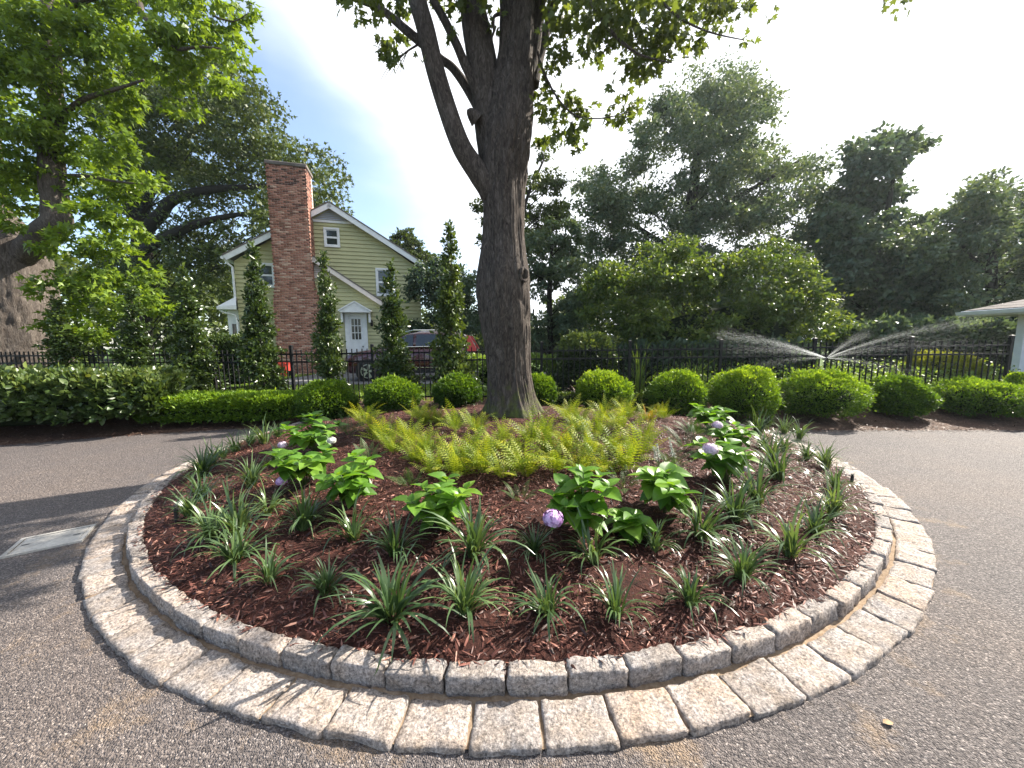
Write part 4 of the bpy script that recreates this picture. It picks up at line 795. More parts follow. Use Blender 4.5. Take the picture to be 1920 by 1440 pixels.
for x, y, r in LC:
    d = (8.6 if x > 280 and y < 250 else 9.2) + g.uniform(-.6, .7); Cc.append(at(x, y, d)); Rr.append(r * d / F_PX)
V, Fc, tt = cloud(Cc, Rr, 25000, .15, STAR, 21, sub=16, spread=.3, droop=.6, up=.8, hollow=.35, squash=.5); link('crown', np_mesh('crown', V - B0, Fc, tt), tl, 'left_leaf')
tree_from('oak_tree', [(190, 150), (300, 100), (400, 120), (470, 160), (520, 225), (570, 260), (610, 320), (640, 380), (600, 420), (520, 440), (430, 560), (330, 600), (250, 600), (210, 400)], 24, 140, (18, 46), 3.2, 52000, .25, STAR, 'oak_leaf', 31, 'large dark oak spreading behind the house and chimney',
          [(262, 690, 20), (262, 560, 17), (268, 470, 15), (265, 430, 14), (250, 350, 10), (240, 250, 6)],
          [[(265, 450, 11), (290, 410, 10, -1), (330, 372, 8, -1.5), (400, 355, 6, -1.5), (480, 350, 4, -1.5), (560, 340, 2, -1)], [(268, 470, 9), (320, 440, 8, -2), (370, 420, 6, -2), (430, 405, 4, -2), (500, 395, 2, -2)], [(262, 440, 8), (290, 340, 6, 0), (350, 260, 4, 0), (420, 200, 2, 0)], [(265, 430, 7), (230, 380, 5, 1), (200, 330, 3, 1)]], sub=18, spread=.36, droop=.2, up=.5, hollow=.3)
tree_from('small_tree', [(735, 470), (765, 445), (800, 470), (800, 520), (740, 500)], 27, 10, (14, 22), .8, 4500, .26, RHOMB, 'oak_leaf', 32, 'small leafy treetop rising behind the right end of the house roof', [(768, 690, 4), (768, 480, 2)], group='trees beyond the fence')
tree_from('evergreen_tree', [(775, 520), (830, 500), (905, 520), (910, 640), (780, 640)], 17, 40, (20, 34), 1.2, 24000, .14, RHOMB, 'dark_leaf', 33, 'dense dark evergreen behind the parked car and left of the trunk', [(845, 690, 6), (845, 520, 3)], group='trees beyond the fence', sub=14)
tree_from('slender_tree', [(885, 360), (915, 400), (1000, 290), (1040, 275), (1060, 330), (1050, 400), (1070, 440), (1000, 480), (880, 470)], 15, 34, (13, 24), 1., 12000, .14, RHOMB, 'oak_leaf', 34, 'slender light green tree showing on both sides of the maple trunk', [(965, 690, 6), (970, 480, 5), (985, 380, 3), (1020, 300, 1.5)], group='trees beyond the fence', sub=12)
tree_from('evergreen_tree', [(985, 460), (1060, 420), (1090, 480), (1100, 640), (985, 650)], 13, 34, (16, 32), 1.0, 16000, .13, RHOMB, 'dark_leaf', 35, 'dark evergreen with bare lower stems just right of the maple trunk', [(1035, 690, 6), (1030, 560, 5), (1035, 450, 2)], [[(1020, 690, 2.5), (1010, 600, 2)], [(1032, 690, 2.5), (1012, 640, 2), (1000, 580, 1.5)], [(1045, 690, 2.5), (1020, 650, 2), (1008, 610, 1.5)]], group='trees beyond the fence', sub=12)
tree_from('cedar_tree', [(1090, 500), (1085, 400), (1080, 330), (1130, 320), (1170, 340), (1185, 250), (1225, 200), (1260, 155), (1340, 145), (1420, 160), (1450, 200), (1440, 270), (1480, 300), (1545, 270), (1530, 330), (1560, 400), (1560, 500), (1500, 600), (1120, 600)], 18, 230, (16, 40), 2.4, 115000, .155, RHOMB, 'dark_leaf', 36, 'tallest dark bluish evergreen at right of the trunk beyond the fence',
          [(1290, 690, 15), (1290, 500, 12), (1300, 350, 9), (1320, 200, 4)], [[(1290, 480, 6), (1200, 430, 4), (1100, 380, 2)], [(1295, 420, 6), (1400, 360, 4), (1500, 300, 2)]], group='trees beyond the fence', sub=16, spread=.38, hollow=.25)
tree_from('magnolia_tree', [(1560, 330), (1600, 290), (1650, 260), (1700, 250), (1715, 310), (1700, 390), (1740, 420), (1780, 500), (1760, 640), (1560, 640), (1530, 500)], 15, 170, (13, 30), 1.6, 38000, .17, OVAL, 'dark_leaf', 37, 'broadleaf evergreen with a pointed top right of the tallest tree', [(1640, 690, 8), (1650, 500, 6), (1680, 300, 2)], group='trees beyond the fence', sub=12, spread=.36, hollow=.3)
tree_from('broad_tree', [(1720, 430), (1790, 400), (1810, 350), (1870, 325), (1900, 360), (1990, 340), (2100, 330), (2100, 640), (1730, 640), (1740, 500)], 14, 140, (16, 38), 1.6, 58000, .15, RHOMB, 'dark_leaf', 38, 'spreading dark tree behind the white eave at the right edge', [(1860, 690, 9), (1860, 500, 7), (1880, 360, 2)], [[(1860, 520, 4), (1800, 440, 2), (1870, 330, 1)]], group='trees beyond the fence', sub=14, spread=.36)
# vine covered mound
tree_from('vine_thicket', [(1100, 560), (1120, 520), (1180, 500), (1200, 490), (1260, 460), (1320, 480), (1390, 490), (1450, 470), (1500, 490), (1550, 550), (1585, 610), (1590, 650), (1100, 650)], 10.6, 110, (18, 34), .9, 37000, .096, OVAL, 'mound_leaf', 39, 'rounded thicket overgrown with yellow-green vines behind the right fence', None, group=None, cat='shrub', sub=14, spread=.42, hollow=.35, top=.18)
bm = bmesh.new(); bmesh.ops.create_icosphere(bm, subdivisions=4, radius=1); me = bpy.data.meshes.new('inner_fill')
for v in bm.verts: v.co = Vector((v.co.x * 2.9, v.co.y * .75, max(0, v.co.z) * 2.15)) * (1 + .2 * float(vnoise(np.array([v.co[:]]) * 3 + 9)[0] - .5))
bm.to_mesh(me); bm.free(); o = link('inner_fill', me, bpy.data.objects['vine_thicket'], 'inner'); o.location = (0, .2, 0)  # solid dark fill added so the sky does not show through the thicket
vm = MB(); g = random.Random(3)
for k in range(16):
    x, y = g.uniform(1130, 1560), g.uniform(500, 590); vm.tube([at(x, y, 9.9), at(x + g.uniform(10, 30), y + g.uniform(-20, 16), 9.7), at(x + g.uniform(30, 60), y + g.uniform(-10, 30), 9.7)], [.006, .005, .002], 5)
o = vm.build('vine_tendrils', 'stem', None, True); tag(o, 'bare looping vine tendrils on the overgrown thicket', 'vine', kind='stuff')
p = at(1097, 690, 8.75); shrub('round_shrub', p[0], 8.75, .72, .6, 1.5, 13000, .06, OVAL, 'hedge_leaf', 150, 'tall rounded shrub behind the fence right of the trunk', top=1.0, box=.35)  # high top value: its sunlit crown is painted as lighter leaf tint
p = at(1765, 690, 8.9); shrub('golden_shrub', p[0], 8.95, .95, .6, .95, 9000, .06, RHOMB, 'gold_leaf', 151, 'golden yellow shrub seen through the pickets at right')
p = at(1830, 690, 10); hedge('dark_hedge', (9.3, 10.4), (14, 10.3), .7, 1.75, 12000, .11, OVAL, 'dark_leaf', 152, 'dark tall hedge behind the fence under the white eave', box=.45, top=.3, bump=.2)
hedge('dark_hedge', (1.9, 9.9), (7.6, 9.6), .6, 1.2, 12000, .11, OVAL, 'dark_leaf', 153, 'dark leafy shrubbery behind the pickets left of the sprinkler', box=.4, top=.3, bump=.2)
hedge('low_shrub', (-1.2, 9.6), (1.1, 9.5), .45, .95, 9000, .06, OVAL, 'cover_leaf', 155, 'pale green low shrub behind the fence just right of the maple trunk', box=.3, top=.4, bump=.2)
hedge('dark_hedge', (-9.6, 10.6), (-7.2, 10.9), .6, 1.55, 12000, .07, OVAL, 'hedge_leaf', 154, 'square-topped shrub between the old tree and the oak', box=.5, top=.5)
for k, (px, y, h, nb, lb) in enumerate([(1200, 8.5, 1.3, 60, 'tall ornamental grass tuft behind the fence post right of the round shrub'), (1300, 8.6, 1.15, 80, 'shorter ornamental grass tuft farther right behind the pickets'), (1085, 7.45, .65, 60, 'dry brown grass tuft between trunk and round shrub')]):
    p = at(px, 690, y); me = liriope_mesh(300 + k, nb, h); me.name = 'ornamental_grass'; me.materials.append(M['cover_leaf'] if k < 2 else M['chip_back']); o = link('ornamental_grass', me); o.location = (p[0], y, .19); o.scale = (.9, .9, 1) if k < 2 else (.8, .8, 1); tag(o, lb, 'grass')
# lawn grass, ground cover and the distant wood
g = np.random.default_rng(77); n = 40000; x = g.uniform(-16, 14, n); y = fence_y(x) + .1 + g.random(n) ** 1.6 * 7; P = np.c_[x, y, np.full(n, .19)]
ok = ~((x > -8.2) & (x < 6) & (y > 11.5)); P = P[ok]; n = len(P); ax = np.c_[g.normal(size=n) * .45, g.normal(size=n) * .45, np.ones(n)]
V, Fc, tt = leaves(P, ax, g.normal(size=(n, 3)), .05 + .07 * g.random(n), (NEEDLE[0] * np.array([1, .8, 1]), NEEDLE[1]), g.random(n)); o = link('lawn_grass', np_mesh('lawn_grass', V, Fc, tt), None, 'grass_blade'); tag(o, 'sunlit yellow-green lawn grass beyond the fence', 'grass', kind='stuff')
n = 17000; x = g.uniform(3.5, 11.5, n); y = fence_y(x) - .1 + g.random(n) * 1.9; P = np.c_[x, y, .2 + g.random(n) ** 1.2 * (.25 + .32 * (y - fence_y(x) + .1))]
V, Fc, tt = leaves(P, g.normal(size=(n, 3)), g.normal(size=(n, 3)) + np.array([0, 0, 1.2]), .045 + .04 * g.random(n), OVAL, g.random(n)); o = link('ground_cover', np_mesh('ground_cover', V, Fc, tt), None, 'cover_leaf'); tag(o, 'pale green ground cover along the foot of the right fence', 'ground cover', kind='stuff')
Cc = []; Rr = []; g2 = random.Random(6)
for k in range(230):
    a = g2.uniform(-1.15, 1.15); d = g2.uniform(38, 48); Cc.append((d * math.sin(a) * 1.1, d * math.cos(a), g2.uniform(.3, 8.5 if a < -.45 or a > .1 else 4.6))); Rr.append(g2.uniform(1.3, 2.4))
V, Fc, tt = cloud(Cc, Rr, 50000, .62, RHOMB, 51, sub=16, spread=.42, hollow=.3); o = link('distant_wood', np_mesh('distant_wood', V, Fc, tt), None, 'oak_leaf'); tag(o, 'far line of trees closing off the gardens', 'woods', kind='stuff')
#__PART4__
# ------------------------------------------------------------------ the neighbour's house
GZ = .19
house = empty('house', (-8.6, 16.6, GZ), math.radians(16), 'two-storey house with pale green siding, white trim and tall brick chimney', 'house')
PK = (.82, 7.25); EL = (-3.2, 4.85); ER = (4.78, 4.85)
def gx(z):                                        # wall extents of the main gable at height z
    if z <= 4.72: return -2.95, 4.5
    f = (z - 4.72) / (PK[1] - .05 - 4.72); return -2.95 + f * (PK[0] + 2.95), 4.5 + f * (PK[0] - 4.5)
wall = MB().prism([(-2.95, -.2), (4.5, -.2), (4.5, 4.72), (PK[0], 7.15), (-2.95, 4.72)], .0, 8.0).build('wall', 'siding', house)
def boards(fn, z0, z1, y, parent, step=.168):
    z = z0
    while z < z1 - .03:
        za = min(z + step - .014, z1); a0, b0 = fn(z); a1, b1 = fn(za)
        if b1 - a1 > .05: MB().add([(a0, y - .042, z), (b0, y - .042, z), (b1, y - .004, za), (a1, y - .004, za), (a0, y - .001, z), (b0, y - .001, z)], [(0, 1, 2, 3), (0, 4, 5, 1)]).build('clapboard', 'siding', parent)
        z += step
boards(gx, .15, 6.5, 0, wall)
# wing with the white door
def wx(z): return (-1.0, 2.75) if z < 2.95 else (-1.0, 2.75 - (z - 2.95) / (4.75 - 2.95) * 2.6)
wing = MB().prism([(-1.0, -.2), (2.75, -.2), (2.75, 3.0), (.15, 4.78), (-1.0, 3.95)], -.4, .0).build('wing_wall', 'siding', house); boards(wx, .15, 4.1, -.4, wing)
def rake(p, q, y0, y1, w, m, name, parent):       # sloping trim board facing the camera
    p, q = Vector((p[0], 0, p[1])), Vector((q[0], 0, q[1])); d = (q - p).normalized(); nrm = Vector((-d.z, 0, d.x)); nrm = nrm if nrm.z < 0 else -nrm
    return MB().prism([(p.x, p.z), (q.x, q.z), (q.x + nrm.x * w, q.z + nrm.z * w), (p.x + nrm.x * w, p.z + nrm.z * w)], y0, y1).build(name, m, parent)
def roof(p, q, y0, y1, th, name='roof', parent=house): return rake(p, q, y0, y1, -th, 'shingle', name, parent)
rf = roof(PK, EL, -.36, 8.3, .05); roof(PK, ER, -.36, 8.3, .05)
rake((PK[0], PK[1] - .002), (EL[0], EL[1] - .002), -.34, -.30, .2, 'white_paint', 'rake_trim', house); rake((PK[0], PK[1] - .002), (ER[0], ER[1] - .002), -.34, -.30, .2, 'white_paint', 'rake_trim', house)
rake((PK[0], PK[1] - .06), (EL[0], EL[1] - .06), -.30, -.03, .02, 'white_paint', 'soffit', house); rake((PK[0], PK[1] - .06), (ER[0], ER[1] - .06), -.30, -.03, .02, 'white_paint', 'soffit', house)
vt = MB().box((-.06, -.06, 6.5), (1.7, -.028, 6.6)).build('gable_vent', 'white_paint', house)
for k in range(6):
    z = 6.62 + k * .075; hw_ = (7.05 - z) * 1.55
    if hw_ > .05: MB().add([(PK[0] - hw_, -.07, z), (PK[0] + hw_, -.07, z), (PK[0] + hw_ - .1, -.03, z + .07), (PK[0] - hw_ + .1, -.03, z + .07)], [(0, 1, 2, 3)]).build('slat', 'louvre', vt)
roof((.15, 4.9), (3.0, 2.98), -.72, 0, .05, 'wing_roof'); rake((.15, 4.898), (3.0, 2.978), -.70, -.66, .17, 'pink_paint', 'wing_trim', house); rake((.15, 4.85), (3.0, 2.93), -.66, -.43, .02, 'pink_paint', 'wing_soffit', house)
rake((.15, 4.898), (-1.0, 4.12), -.70, -.66, .17, 'pink_paint', 'wing_trim', house)
wv = MB().box((-.6, -.46, 4.08), (.75, -.428, 4.15)).build('wing_vent', 'pink_paint', house)
for k in range(6):
    z = 4.17 + k * .075; b_ = .15 + (4.78 - z) * 1.25
    MB().add([(-.6, -.47, z), (b_, -.47, z), (b_ - .06, -.43, z + .065), (-.6, -.43, z + .065)], [(0, 1, 2, 3)]).build('slat', 'pink_paint', wv)
def window(x0, x1, z0, z1, y, parent, name='window'):
    w = empty(name, (0, 0, 0)); w.parent = parent
    f_ = MB(); t_ = .075
    for a, b2 in (((x0 - t_, z0 - t_), (x1 + t_, z0)), ((x0 - t_, z1), (x1 + t_, z1 + t_)), ((x0 - t_, z0), (x0, z1)), ((x1, z0), (x1 + t_, z1))): f_.box((a[0], y - .07, a[1]), (b2[0], y - .0, b2[1]))
    f_.build('frame', 'white_paint', w); zm = (z0 + z1) / 2
    for a, b2, dy in ((z0, zm, 0), (zm, z1, .012)):
        s_ = MB()
        for q in (((x0, a), (x1, a + .04)), ((x0, b2 - .04), (x1, b2)), ((x0, a + .04), (x0 + .035, b2 - .04)), ((x1 - .035, a + .04), (x1, b2 - .04))): s_.box((q[0][0], y - .05 + dy, q[0][1]), (q[1][0], y - .03 + dy, q[1][1]))
        s_.build('sash', 'white_paint', w); MB().box((x0 + .035, y - .04 + dy, a + .04), (x1 - .035, y - .034 + dy, b2 - .04)).build('pane', 'glass', w)
    return w
window(.58, 1.06, 5.55, 6.22, -.02, house); window(2.62, 3.3, 3.5, 4.6, -.02, house); window(-2.25, -1.55, 3.75, 4.6, -.02, house)
# door, pediment and lantern
DW = -.43; dr = MB().box((1.36, DW - .03, .02), (1.95, DW + .02, 2.5)).build('door', 'white_paint', house)
ln = MB(); x0, x1, z0, z1 = 1.45, 1.86, 1.45, 2.38
for k in range(4): xx = x0 + (x1 - x0) * k / 3; ln.box((xx - .014, DW - .05, z0), (xx + .014, DW - .031, z1)); zz = z0 + (z1 - z0) * k / 3; ln.box((x0 - .014, DW - .048, zz - .014), (x1 + .014, DW - .0315, zz + .014))
ln.build('muntins', 'white_paint', dr)['kind'] = 'stuff'
for a in range(3):
    for c_ in range(3): MB().box((x0 + (x1 - x0) * a / 3 + .016, DW - .036, z0 + (z1 - z0) * c_ / 3 + .016), (x0 + (x1 - x0) * (a + 1) / 3 - .016, DW - .0305, z0 + (z1 - z0) * (c_ + 1) / 3 - .016)).build('pane', 'glass', dr)
for a in (0, 1): MB().box((1.43 + .24 * a, DW - .04, .3), (1.61 + .24 * a, DW - .031, 1.2)).build('panel', 'white_paint', dr, bevel=.006)
MB().tube([(1.90, DW - .035, 1.15), (1.90, DW - .09, 1.15)], [.02, .03], 8).build('handle', 'black_metal', dr)
fr_ = MB()
for a, b2 in (((1.2, -.05), (1.36, 2.62)), ((1.95, -.05), (2.11, 2.62))): fr_.box((a[0], DW - .07, a[1]), (b2[0], DW + .02, b2[1]))
fr_.box((1.36, DW - .07, 2.5), (1.95, DW + .02, 2.62)); fr_.build('door_frame', 'white_paint', house)
hd_ = MB().prism([(1.08, 2.62), (2.3, 2.62), (2.3, 2.7), (1.69, 3.06), (1.08, 2.7)], DW - .55, DW + .02).build('door_hood', 'white_paint', house)
rake((1.69, 3.1), (1.02, 2.7), DW - .6, DW + .02, .05, 'white_paint', 'hood_roof', house); rake((1.69, 3.1), (2.36, 2.7), DW - .6, DW + .02, .05, 'white_paint', 'hood_roof', house)
for sx in (1.13, 2.25): MB().prism([(sx - .04, 2.2), (sx + .04, 2.2), (sx + .04, 2.62), (sx - .04, 2.62)], DW - .35, DW).build('bracket', 'white_paint', house)
lt = MB().box((2.26, DW - .12, 2.05), (2.36, DW - .02, 2.24)).add([(2.24, DW - .14, 2.24), (2.38, DW - .14, 2.24), (2.38, DW, 2.24), (2.24, DW, 2.24), (2.31, DW - .07, 2.36)], [(0, 1, 2, 3), (0, 1, 4), (1, 2, 4), (2, 3, 4), (3, 0, 4)]).build('wall_lantern', 'black_metal', house)
# left corner: gutter, downspout, pent roof, side porch
MB().tube([(-3.24, -.3, 4.78), (-3.24, 8.2, 4.78)], [.07, .07], 8).build('gutter', 'white_paint', house)
MB().tube([(-3.22, -.2, 4.75), (-3.1, -.14, 4.55), (-2.99, -.1, 4.45), (-2.99, -.1, 3.1)], [.045] * 4, 8).build('downspout', 'white_paint', house)
MB().add([(-3.6, -.3, 2.72), (-2.9, -.3, 2.72), (-2.9, 2.6, 2.72), (-3.6, 2.6, 2.72), (-2.95, -.15, 3.25), (-2.95, 2.6, 3.25), (-3.6, -.3, 2.82), (-2.9, -.3, 2.9), (-3.6, 2.6, 2.82)], [(0, 1, 2, 3), (0, 1, 7, 6), (6, 7, 4), (6, 4, 5, 8), (0, 6, 8, 3), (8, 5, 2, 3)]).build('pent_roof', 'white_paint', house)
MB().tube([(-3.55, -.2, 2.7), (-3.4, -.16, 2.6), (-3.05, -.1, 2.5), (-3.0, -.08, 2.3), (-3.0, -.08, 0)], [.04] * 5, 8).build('downspout', 'white_paint', house)
MB().box((-3.4, .1, -.15), (-2.951, 1.9, 2.72)).build('side_porch', 'white_paint', house); MB().box((-3.25, .07, .95), (-3.06, .099, 2.15)).build('pane', 'glass', house)
# chimney: every brick laid in relief over a mortar core
CF = -.72
ch = empty('chimney', (0, 0, 0)); ch.parent = house
MB().box((-1.31, CF, 3.3), (.1, .3, 8.42)).build('mortar_core', 'brick_mortar', ch); MB().prism([(-1.42, -.2), (.3, -.2), (.3, 3.0), (.1, 3.75), (-1.31, 3.75), (-1.42, 3.0)], CF, .0).build('mortar_base', 'brick_mortar', ch)
gb = np.random.default_rng(12); bc = []; bs = []; bt = []; z = -.15; row = 0; BL, BH = .21, .069
while z < 8.38:
    if z < 3.0: xa, xb = -1.42, .3
    elif z < 3.75: f_ = (z - 3.0) / .75; xa, xb = -1.42 + .11 * f_, .3 - .2 * f_
    else: xa, xb = -1.31, .1
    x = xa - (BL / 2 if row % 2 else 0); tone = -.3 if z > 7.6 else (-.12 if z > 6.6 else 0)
    while x < xb - .02:
        a = max(x, xa); b2 = min(x + BL - .011, xb)
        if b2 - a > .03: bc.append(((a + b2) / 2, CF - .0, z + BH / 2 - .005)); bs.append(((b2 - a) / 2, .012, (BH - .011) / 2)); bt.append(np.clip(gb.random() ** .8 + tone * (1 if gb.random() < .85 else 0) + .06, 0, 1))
        x += BL
    y = CF + .02 - (BL / 2 if row % 2 else 0)
    while y < -.05:
        for xs_ in (xa, xb): bc.append((xs_, y + BL / 2, z + BH / 2 - .005)); bs.append((.012, (BL - .011) / 2, (BH - .011) / 2)); bt.append(np.clip(gb.random() ** .8 + tone, 0, 1))
        y += BL
    z += BH; row += 1
bc, bs, bt = map(np.array, (bc, bs, bt)); cu = np.array([[-1, -1, -1], [1, -1, -1], [1, 1, -1], [-1, 1, -1], [-1, -1, 1], [1, -1, 1], [1, 1, 1], [-1, 1, 1]]); cf = np.array([(0, 3, 2, 1), (4, 5, 6, 7), (0, 1, 5, 4), (1, 2, 6, 5), (2, 3, 7, 6), (3, 0, 4, 7)])
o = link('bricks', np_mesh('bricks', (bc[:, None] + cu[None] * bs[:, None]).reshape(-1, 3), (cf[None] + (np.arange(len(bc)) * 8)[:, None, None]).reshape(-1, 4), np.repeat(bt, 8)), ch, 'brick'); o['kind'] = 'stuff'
MB().box((-1.36, CF - .05, 8.38), (.15, .35, 8.52)).build('chimney_cap', 'shingle', ch, bevel=.02)

# ------------------------------------------------------------------ parked car
car = empty('parked_car', (-3.45, 13.35, .215), math.radians(2), 'dark red sport utility car parked in front of the house', 'car')
def loft(secs, closed_ends=True):
    mb = MB(); n = len(secs[0])
    vs = [p for s in secs for p in s]; fs = [(i * n + j, i * n + (j + 1) % n, (i + 1) * n + (j + 1) % n, (i + 1) * n + j) for i in range(len(secs) - 1) for j in range(n)]
    fs += [tuple(range(n)), tuple(range(len(vs) - 1, len(vs) - n - 1, -1))]; return mb.add(vs, fs)
def bsec(x, w, zb, zt):
    h = [(w * .86, zb), (w * .97, zb + .1), (w, zb + .3), (w * 1.0, zt - .22), (w * .95, zt - .07), (w * .82, zt - .01), (w * .4, zt + .025)]
    return [(x, y, z) for y, z in h] + [(x, -y, z) for y, z in reversed(h)]
body = loft([bsec(*q) for q in [(-2.26, .55, .42, .72), (-2.22, .74, .3, .84), (-2.05, .85, .26, .93), (-1.7, .9, .25, 1.0), (-1.25, .915, .25, 1.06), (-.85, .92, .25, 1.1), (0, .925, .25, 1.1), (1.0, .925, .25, 1.12), (1.7, .91, .26, 1.14), (2.1, .86, .3, 1.12), (2.24, .78, .38, 1.02), (2.28, .68, .46, .85)]]).build('body', 'car_paint', car, True)
def csec(x, wb, wt, zb, zt):
    h = [(wb, zb), (wb * .5 + wt * .5, (zb + zt) / 2), (wt + .03, zt - .1), (wt - .06, zt - .02), (wt * .4, zt + .02)]
    return [(x, y, z) for y, z in h] + [(x, -y, z) for y, z in reversed(h)]
cab = loft([csec(*q) for q in [(-1.05, .78, .74, 1.0, 1.1), (-.55, .84, .72, 1.0, 1.4), (-.12, .86, .70, 1.0, 1.6), (.35, .87, .69, 1.0, 1.66), (1.0, .87, .68, 1.0, 1.67), (1.6, .85, .67, 1.0, 1.62), (1.9, .83, .66, 1.0, 1.5), (2.15, .8, .68, 1.0, 1.2)]]).build('cabin', 'car_paint', car, True)
def side_glass(poly, name='side_window'):
    for s_ in (-1, 1):
        f_ = lambda z: (.885 - (z - 1.0) / .66 * .16); MB().add([(x, s_ * (f_(z) + .004), z) for x, z in poly] + [(x, s_ * (f_(z) - .01), z) for x, z in poly], [tuple(range(len(poly))), tuple(range(2 * len(poly) - 1, len(poly) - 1, -1))] + [(i, (i + 1) % len(poly), (i + 1) % len(poly) + len(poly), i + len(poly)) for i in range(len(poly))]).build(name, 'car_glass', car)
side_glass([(-.78, 1.15), (.1, 1.15), (.12, 1.55), (-.1, 1.54), (-.4, 1.38)]); side_glass([(.2, 1.15), (1.05, 1.16), (1.08, 1.56), (.22, 1.56)]); side_glass([(1.14, 1.17), (1.8, 1.2), (1.62, 1.45), (1.17, 1.54)])
for s_ in (-1, 1):
    MB().tube([(-.85, s_ * .9, 1.135), (1.9, s_ * .885, 1.16)], [.012, .012], 6).build('belt_trim', 'chrome', car)
    MB().tube([(-.2, s_ * .66, 1.63), (.1, s_ * .66, 1.7), (1.3, s_ * .65, 1.7), (1.6, s_ * .64, 1.65)], [.018] * 4, 6).build('roof_rail', 'chrome', car)
    MB().box((-1.5, s_ * .9 - .02, .26), (1.55, s_ * .9 + .045 * s_ + .02, .4)).build('sill', 'black_plastic', car); MB().box((-.95, s_ * .93, .44), (.95, s_ * .94, .465)).build('door_trim', 'chrome', car)
    for xx in (-.15, .95): MB().box((xx, s_ * .925, .95), (xx + .2, s_ * .955, .985)).build('door_handle', 'car_paint', car)
    MB().box((-.72, min(s_ * .9, s_ * 1.12), 1.12), (-.52, max(s_ * .9, s_ * 1.12), 1.27)).build('mirror', 'car_paint', car, bevel=.03)
    MB().add([(-2.2, s_ * .7, .78), (-1.75, s_ * .9, .9), (-1.78, s_ * .905, .98), (-2.16, s_ * .74, .86)], [(0, 1, 2, 3)]).build('headlight', 'chrome', car)
    MB().prism([(1.92, 1.0), (2.2, .9), (2.24, 1.05), (2.0, 1.5), (1.9, 1.52), (1.95, 1.15)], s_ * .66 if s_ > 0 else -.89, .89 if s_ > 0 else -.66).build('tail_light', 'tail_red', car)
MB().add([(-1.0, -.68, 1.14), (-1.0, .68, 1.14), (-.2, .6, 1.585), (-.2, -.6, 1.585), ], [(0, 1, 2, 3)]).build('windscreen', 'car_glass', car).location.z = .012
for wx_ in (-1.4, 1.32):
    for s_ in (-1, 1):
        w = empty('wheel', (wx_, s_ * .8, .34)); w.parent = car
        MB().tube([(0, s_ * -.12, 0), (0, s_ * .128, 0)], [.41, .41], 28).build('wheel_arch', 'black_plastic', w); tm = MB().tube([(0, s_ * -.1, 0), (0, s_ * .1, 0), (0, s_ * .138, 0)], [.34, .34, .3], 28).build('tyre', 'tyre', w, True)
        rm = MB().tube([(0, s_ * .125, 0), (0, s_ * .146, 0)], [.24, .235], 28).build('rim', 'alloy', w); MB().tube([(0, s_ * .147, 0), (0, s_ * .149, 0)], [.212, .212], 28).build('rim_well', 'tyre', rm)
        for k in range(5):
            a = 2 * PI * k / 5; d = Vector((math.cos(a), 0, math.sin(a))); q = Vector((-math.sin(a), 0, math.cos(a))); yv = Vector((0, s_ * .152, 0))
            MB().add([yv + d * .03 + q * .03, yv + d * .03 - q * .03, yv + d * .215 - q * .055 + q * .03, yv + d * .215 + q * .075], [(0, 1, 2, 3)]).build('spoke', 'alloy', rm)

# ------------------------------------------------------------------ low building at the right edge
gar = empty('garden_building', (11.04, 9.2, .2), 0, 'corner of a low building with white eave, roof shingles and post', 'building')
ZE = 1.95
MB().add([(0, 0, ZE), (0, -1.75, ZE), (5, -1.75, ZE), (5, 0, ZE), (.875, -.875, ZE + .3), (4.1, -.875, ZE + .3)], [(0, 1, 4), (1, 2, 5, 4), (2, 3, 5), (3, 0, 4, 5), (0, 3, 2, 1)]).build('roof', 'shingle', gar)
for k in range(4): f_ = .02 + .23 * k; MB().add([(f_ * .875, -f_ * .875, ZE + f_ * .3 + .012), (f_ * .875, -1.75 + f_ * .875, ZE + f_ * .3 + .012), (f_ * .875 + .2, -1.75 + f_ * .875 + .2, ZE + f_ * .3 + .075), (f_ * .875 + .2, -f_ * .875 - .2, ZE + f_ * .3 + .075)], [(0, 1, 2, 3)]).build('shingle_course', 'shingle', gar)
MB().box((-.02, -1.77, ZE - .11), (0, .02, ZE - .002)).build('fascia', 'white_paint', gar); MB().box((0, 0, ZE - .11), (5, .02, ZE - .002)).build('fascia', 'white_paint', gar); MB().prism([(-.13, ZE - .02), (-.022, ZE - .02), (-.022, ZE - .1), (-.09, ZE - .1)], -1.8, .05).build('gutter', 'white_paint', gar); MB().box((0, -1.75, ZE - .13), (5, 0, ZE - .112)).build('soffit', 'white_paint', gar)
MB().box((.66, -.67, 0), (.80, -.53, ZE - .13)).build('post', 'white_paint', gar)
wl = MB().box((1.3, -1.2, 0), (5, -.2, ZE - .13)).build('wall', 'garage_wall', gar)
for k in range(9): MB().box((1.288, -1.2, .02 + .2 * k), (1.3, -.2, .195 + .2 * k)).build('wall_board', 'garage_wall', wl)
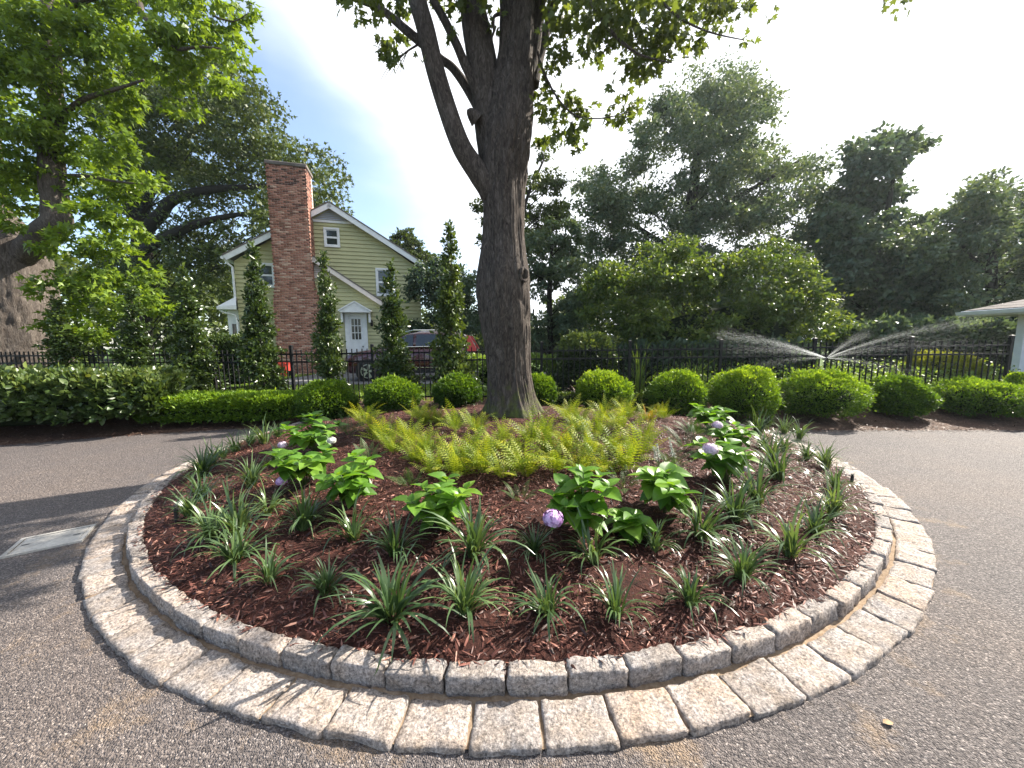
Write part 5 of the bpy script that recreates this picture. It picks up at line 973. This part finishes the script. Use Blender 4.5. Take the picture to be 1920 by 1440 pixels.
# ------------------------------------------------------------------ clutter by the house
rc = empty('red_bin', (at(535, 690, 14.8)[0], 14.8, .215), 0, 'small red plastic tub against the foot of the chimney', 'bin')
MB().tube([(0, 0, 0), (0, 0, .5)], [.2, .26], 14).build('tub', 'red_plastic', rc); MB().tube([(0, 0, .5), (0, 0, .53)], [.28, .28], 14).build('rim', 'red_plastic', rc)
pot = MB().tube([(0, 0, 0), (0, 0, .22)], [.1, .14], 12).build('planter', 'black_plastic'); pot.location = (at(548, 690, 14.7)[0], 14.6, .215); tag(pot, 'small dark flower pot beside the red tub', 'pot')
mw = empty('covered_mower', (at(445, 695, 12.2)[0], 12.2, .2), .5, 'low white and dark garden machine on the lawn behind the fence', 'machine')
MB().tube([(-.4, 0, .22), (0, 0, .36), (.4, 0, .25)], [.16, .24, .14], 12).build('cover', 'white_paint', mw, True); MB().box((-.42, -.22, .08), (.42, .22, .2)).build('deck', 'black_plastic', mw, bevel=.03); MB().tube([(.3, 0, .25), (.75, 0, .75)], [.02, .02], 6).build('handle', 'black_metal', mw)
for sx in (-.32, .32):
    for sy in (-.24, .24): MB().tube([(sx, sy - .03, .1), (sx, sy + .03, .1)], [.1, .1], 14).build('wheel', 'tyre', mw)

# ------------------------------------------------------------------ sprinklers
def sprinkler(x, y, z0, h, r, label):
    t = empty('sprinkler', (x, y, z0), 0, label, 'sprinkler'); MB().cyl((0, 0, 0), r, h * .82, 10).build('riser', 'black_plastic', t); MB().cyl((0, 0, h * .82), r * .7, h * .14, 10).build('stem', 'black_plastic', t); MB().cyl((0, 0, h * .96), r * 1.15, h * .04, 10).build('nozzle', 'black_plastic', t); return t
sp = at(1548, 671, 7.3); sprinkler(sp[0], 7.3, .15, sp[2] - .15, .016, 'thin black riser sprinkler spraying water above the broad evergreen mound')
s2 = on_bed(332, 978); sprinkler(s2[0], s2[1], s2[2] - .01, .14, .014, 'black pop-up sprinkler spraying at the left inside the curb')
s3 = on_bed(1597, 905); sprinkler(s3[0], s3[1], s3[2] - .01, .1, .014, 'small black pop-up sprinkler head among grass at the right curb')
def spray(name, origin, fans, label, seed, w=.0007, ln=.07):
    g = np.random.default_rng(seed); P = []; D = []
    for (az, el, saz, sel, v, n, tmax) in fans:
        a = az + g.normal(size=n) * saz; e = el + g.normal(size=n) * sel; t = tmax * g.random(n) ** 1.15; vel = np.stack([np.cos(e) * np.cos(a), np.cos(e) * np.sin(a), np.sin(e)], -1) * (v * (1 + .05 * g.normal(size=n)))[:, None]
        p = np.array(origin) + vel * t[:, None] + np.array([0, 0, -4.9]) * (t ** 2)[:, None] + g.normal(size=(n, 3)) * (.012 * t / tmax)[:, None]; d = vel + np.array([0, 0, -9.8]) * t[:, None]; ok = p[:, 2] > .25; P.append(p[ok]); D.append(d[ok])
    P = np.concatenate(P); D = np.concatenate(D); n = len(P)
    V, Fc, tt = leaves(P, D, g.normal(size=(n, 3)), ln * (.4 + .9 * g.random(n)), (np.array([[0, 0, 0], [.5, w / ln, 0], [1, 0, 0], [.5, -w / ln, 0]]), np.array([[0, 2, 1], [0, 3, 2]])), g.random(n))
    o = link(name, np_mesh(name, V, Fc, tt), None, 'water'); tag(o, label, 'water', kind='stuff')
R_ = math.radians
spray('water_spray', (sp[0], 7.28, sp[2]), [(R_(182), R_(19), .05, .03, 9.5, 7000, .24), (R_(185), R_(14), .2, .04, 8.0, 5000, .24), (R_(182), R_(1), .2, .04, 7, 2600, .2), (R_(0), R_(40), .1, .06, 5.5, 3600, .17), (R_(-2), R_(22), .05, .02, 10.0, 8000, .3), (R_(3), R_(15), .25, .05, 9.0, 7000, .3), (R_(0), R_(-3), .3, .05, 6.5, 2600, .22), (R_(200), R_(-35), .1, .05, 3, 500, .1)], 'fan of white water spray thrown both ways above the fence rails', 5)
spray('water_spray', (s2[0], s2[1], s2[2] + .135), [(R_(40), R_(40), .35, .2, 2.4, 900, .2), (R_(120), R_(20), .5, .15, 1.2, 300, .12)], 'thin mist from the pop-up sprinkler at the left of the island', 6, .0009, .02)
spray('water_spray', (4.9, 6.6, .3), [(R_(160), R_(50), 1.2, .3, 2.6, 1500, .4)], 'faint mist drifting over the right back grass clumps', 7, .001, .025)


# ------------------------------------------------------------------ thin haze added to imitate the lens-flare veil
hz = MB().box((-155, -155, -1.1), (155, 155, 17)).build('haze', None); hm = bpy.data.materials.new('haze'); hm.use_nodes = True; hn = hm.node_tree; hn.nodes.remove(hn.nodes['Principled BSDF'])
pv = nd(hn, 'ShaderNodeVolumePrincipled', {'Density': .0005, 'Anisotropy': .6}); pv.inputs['Color'].default_value = (.82, .93, 1, 1); hn.links.new(pv.outputs[0], hn.nodes['Material Output'].inputs['Volume']); hz.data.materials.append(hm); tag(hz, 'thin bright haze added over the gardens to imitate lens flare veil', 'haze', kind='stuff')
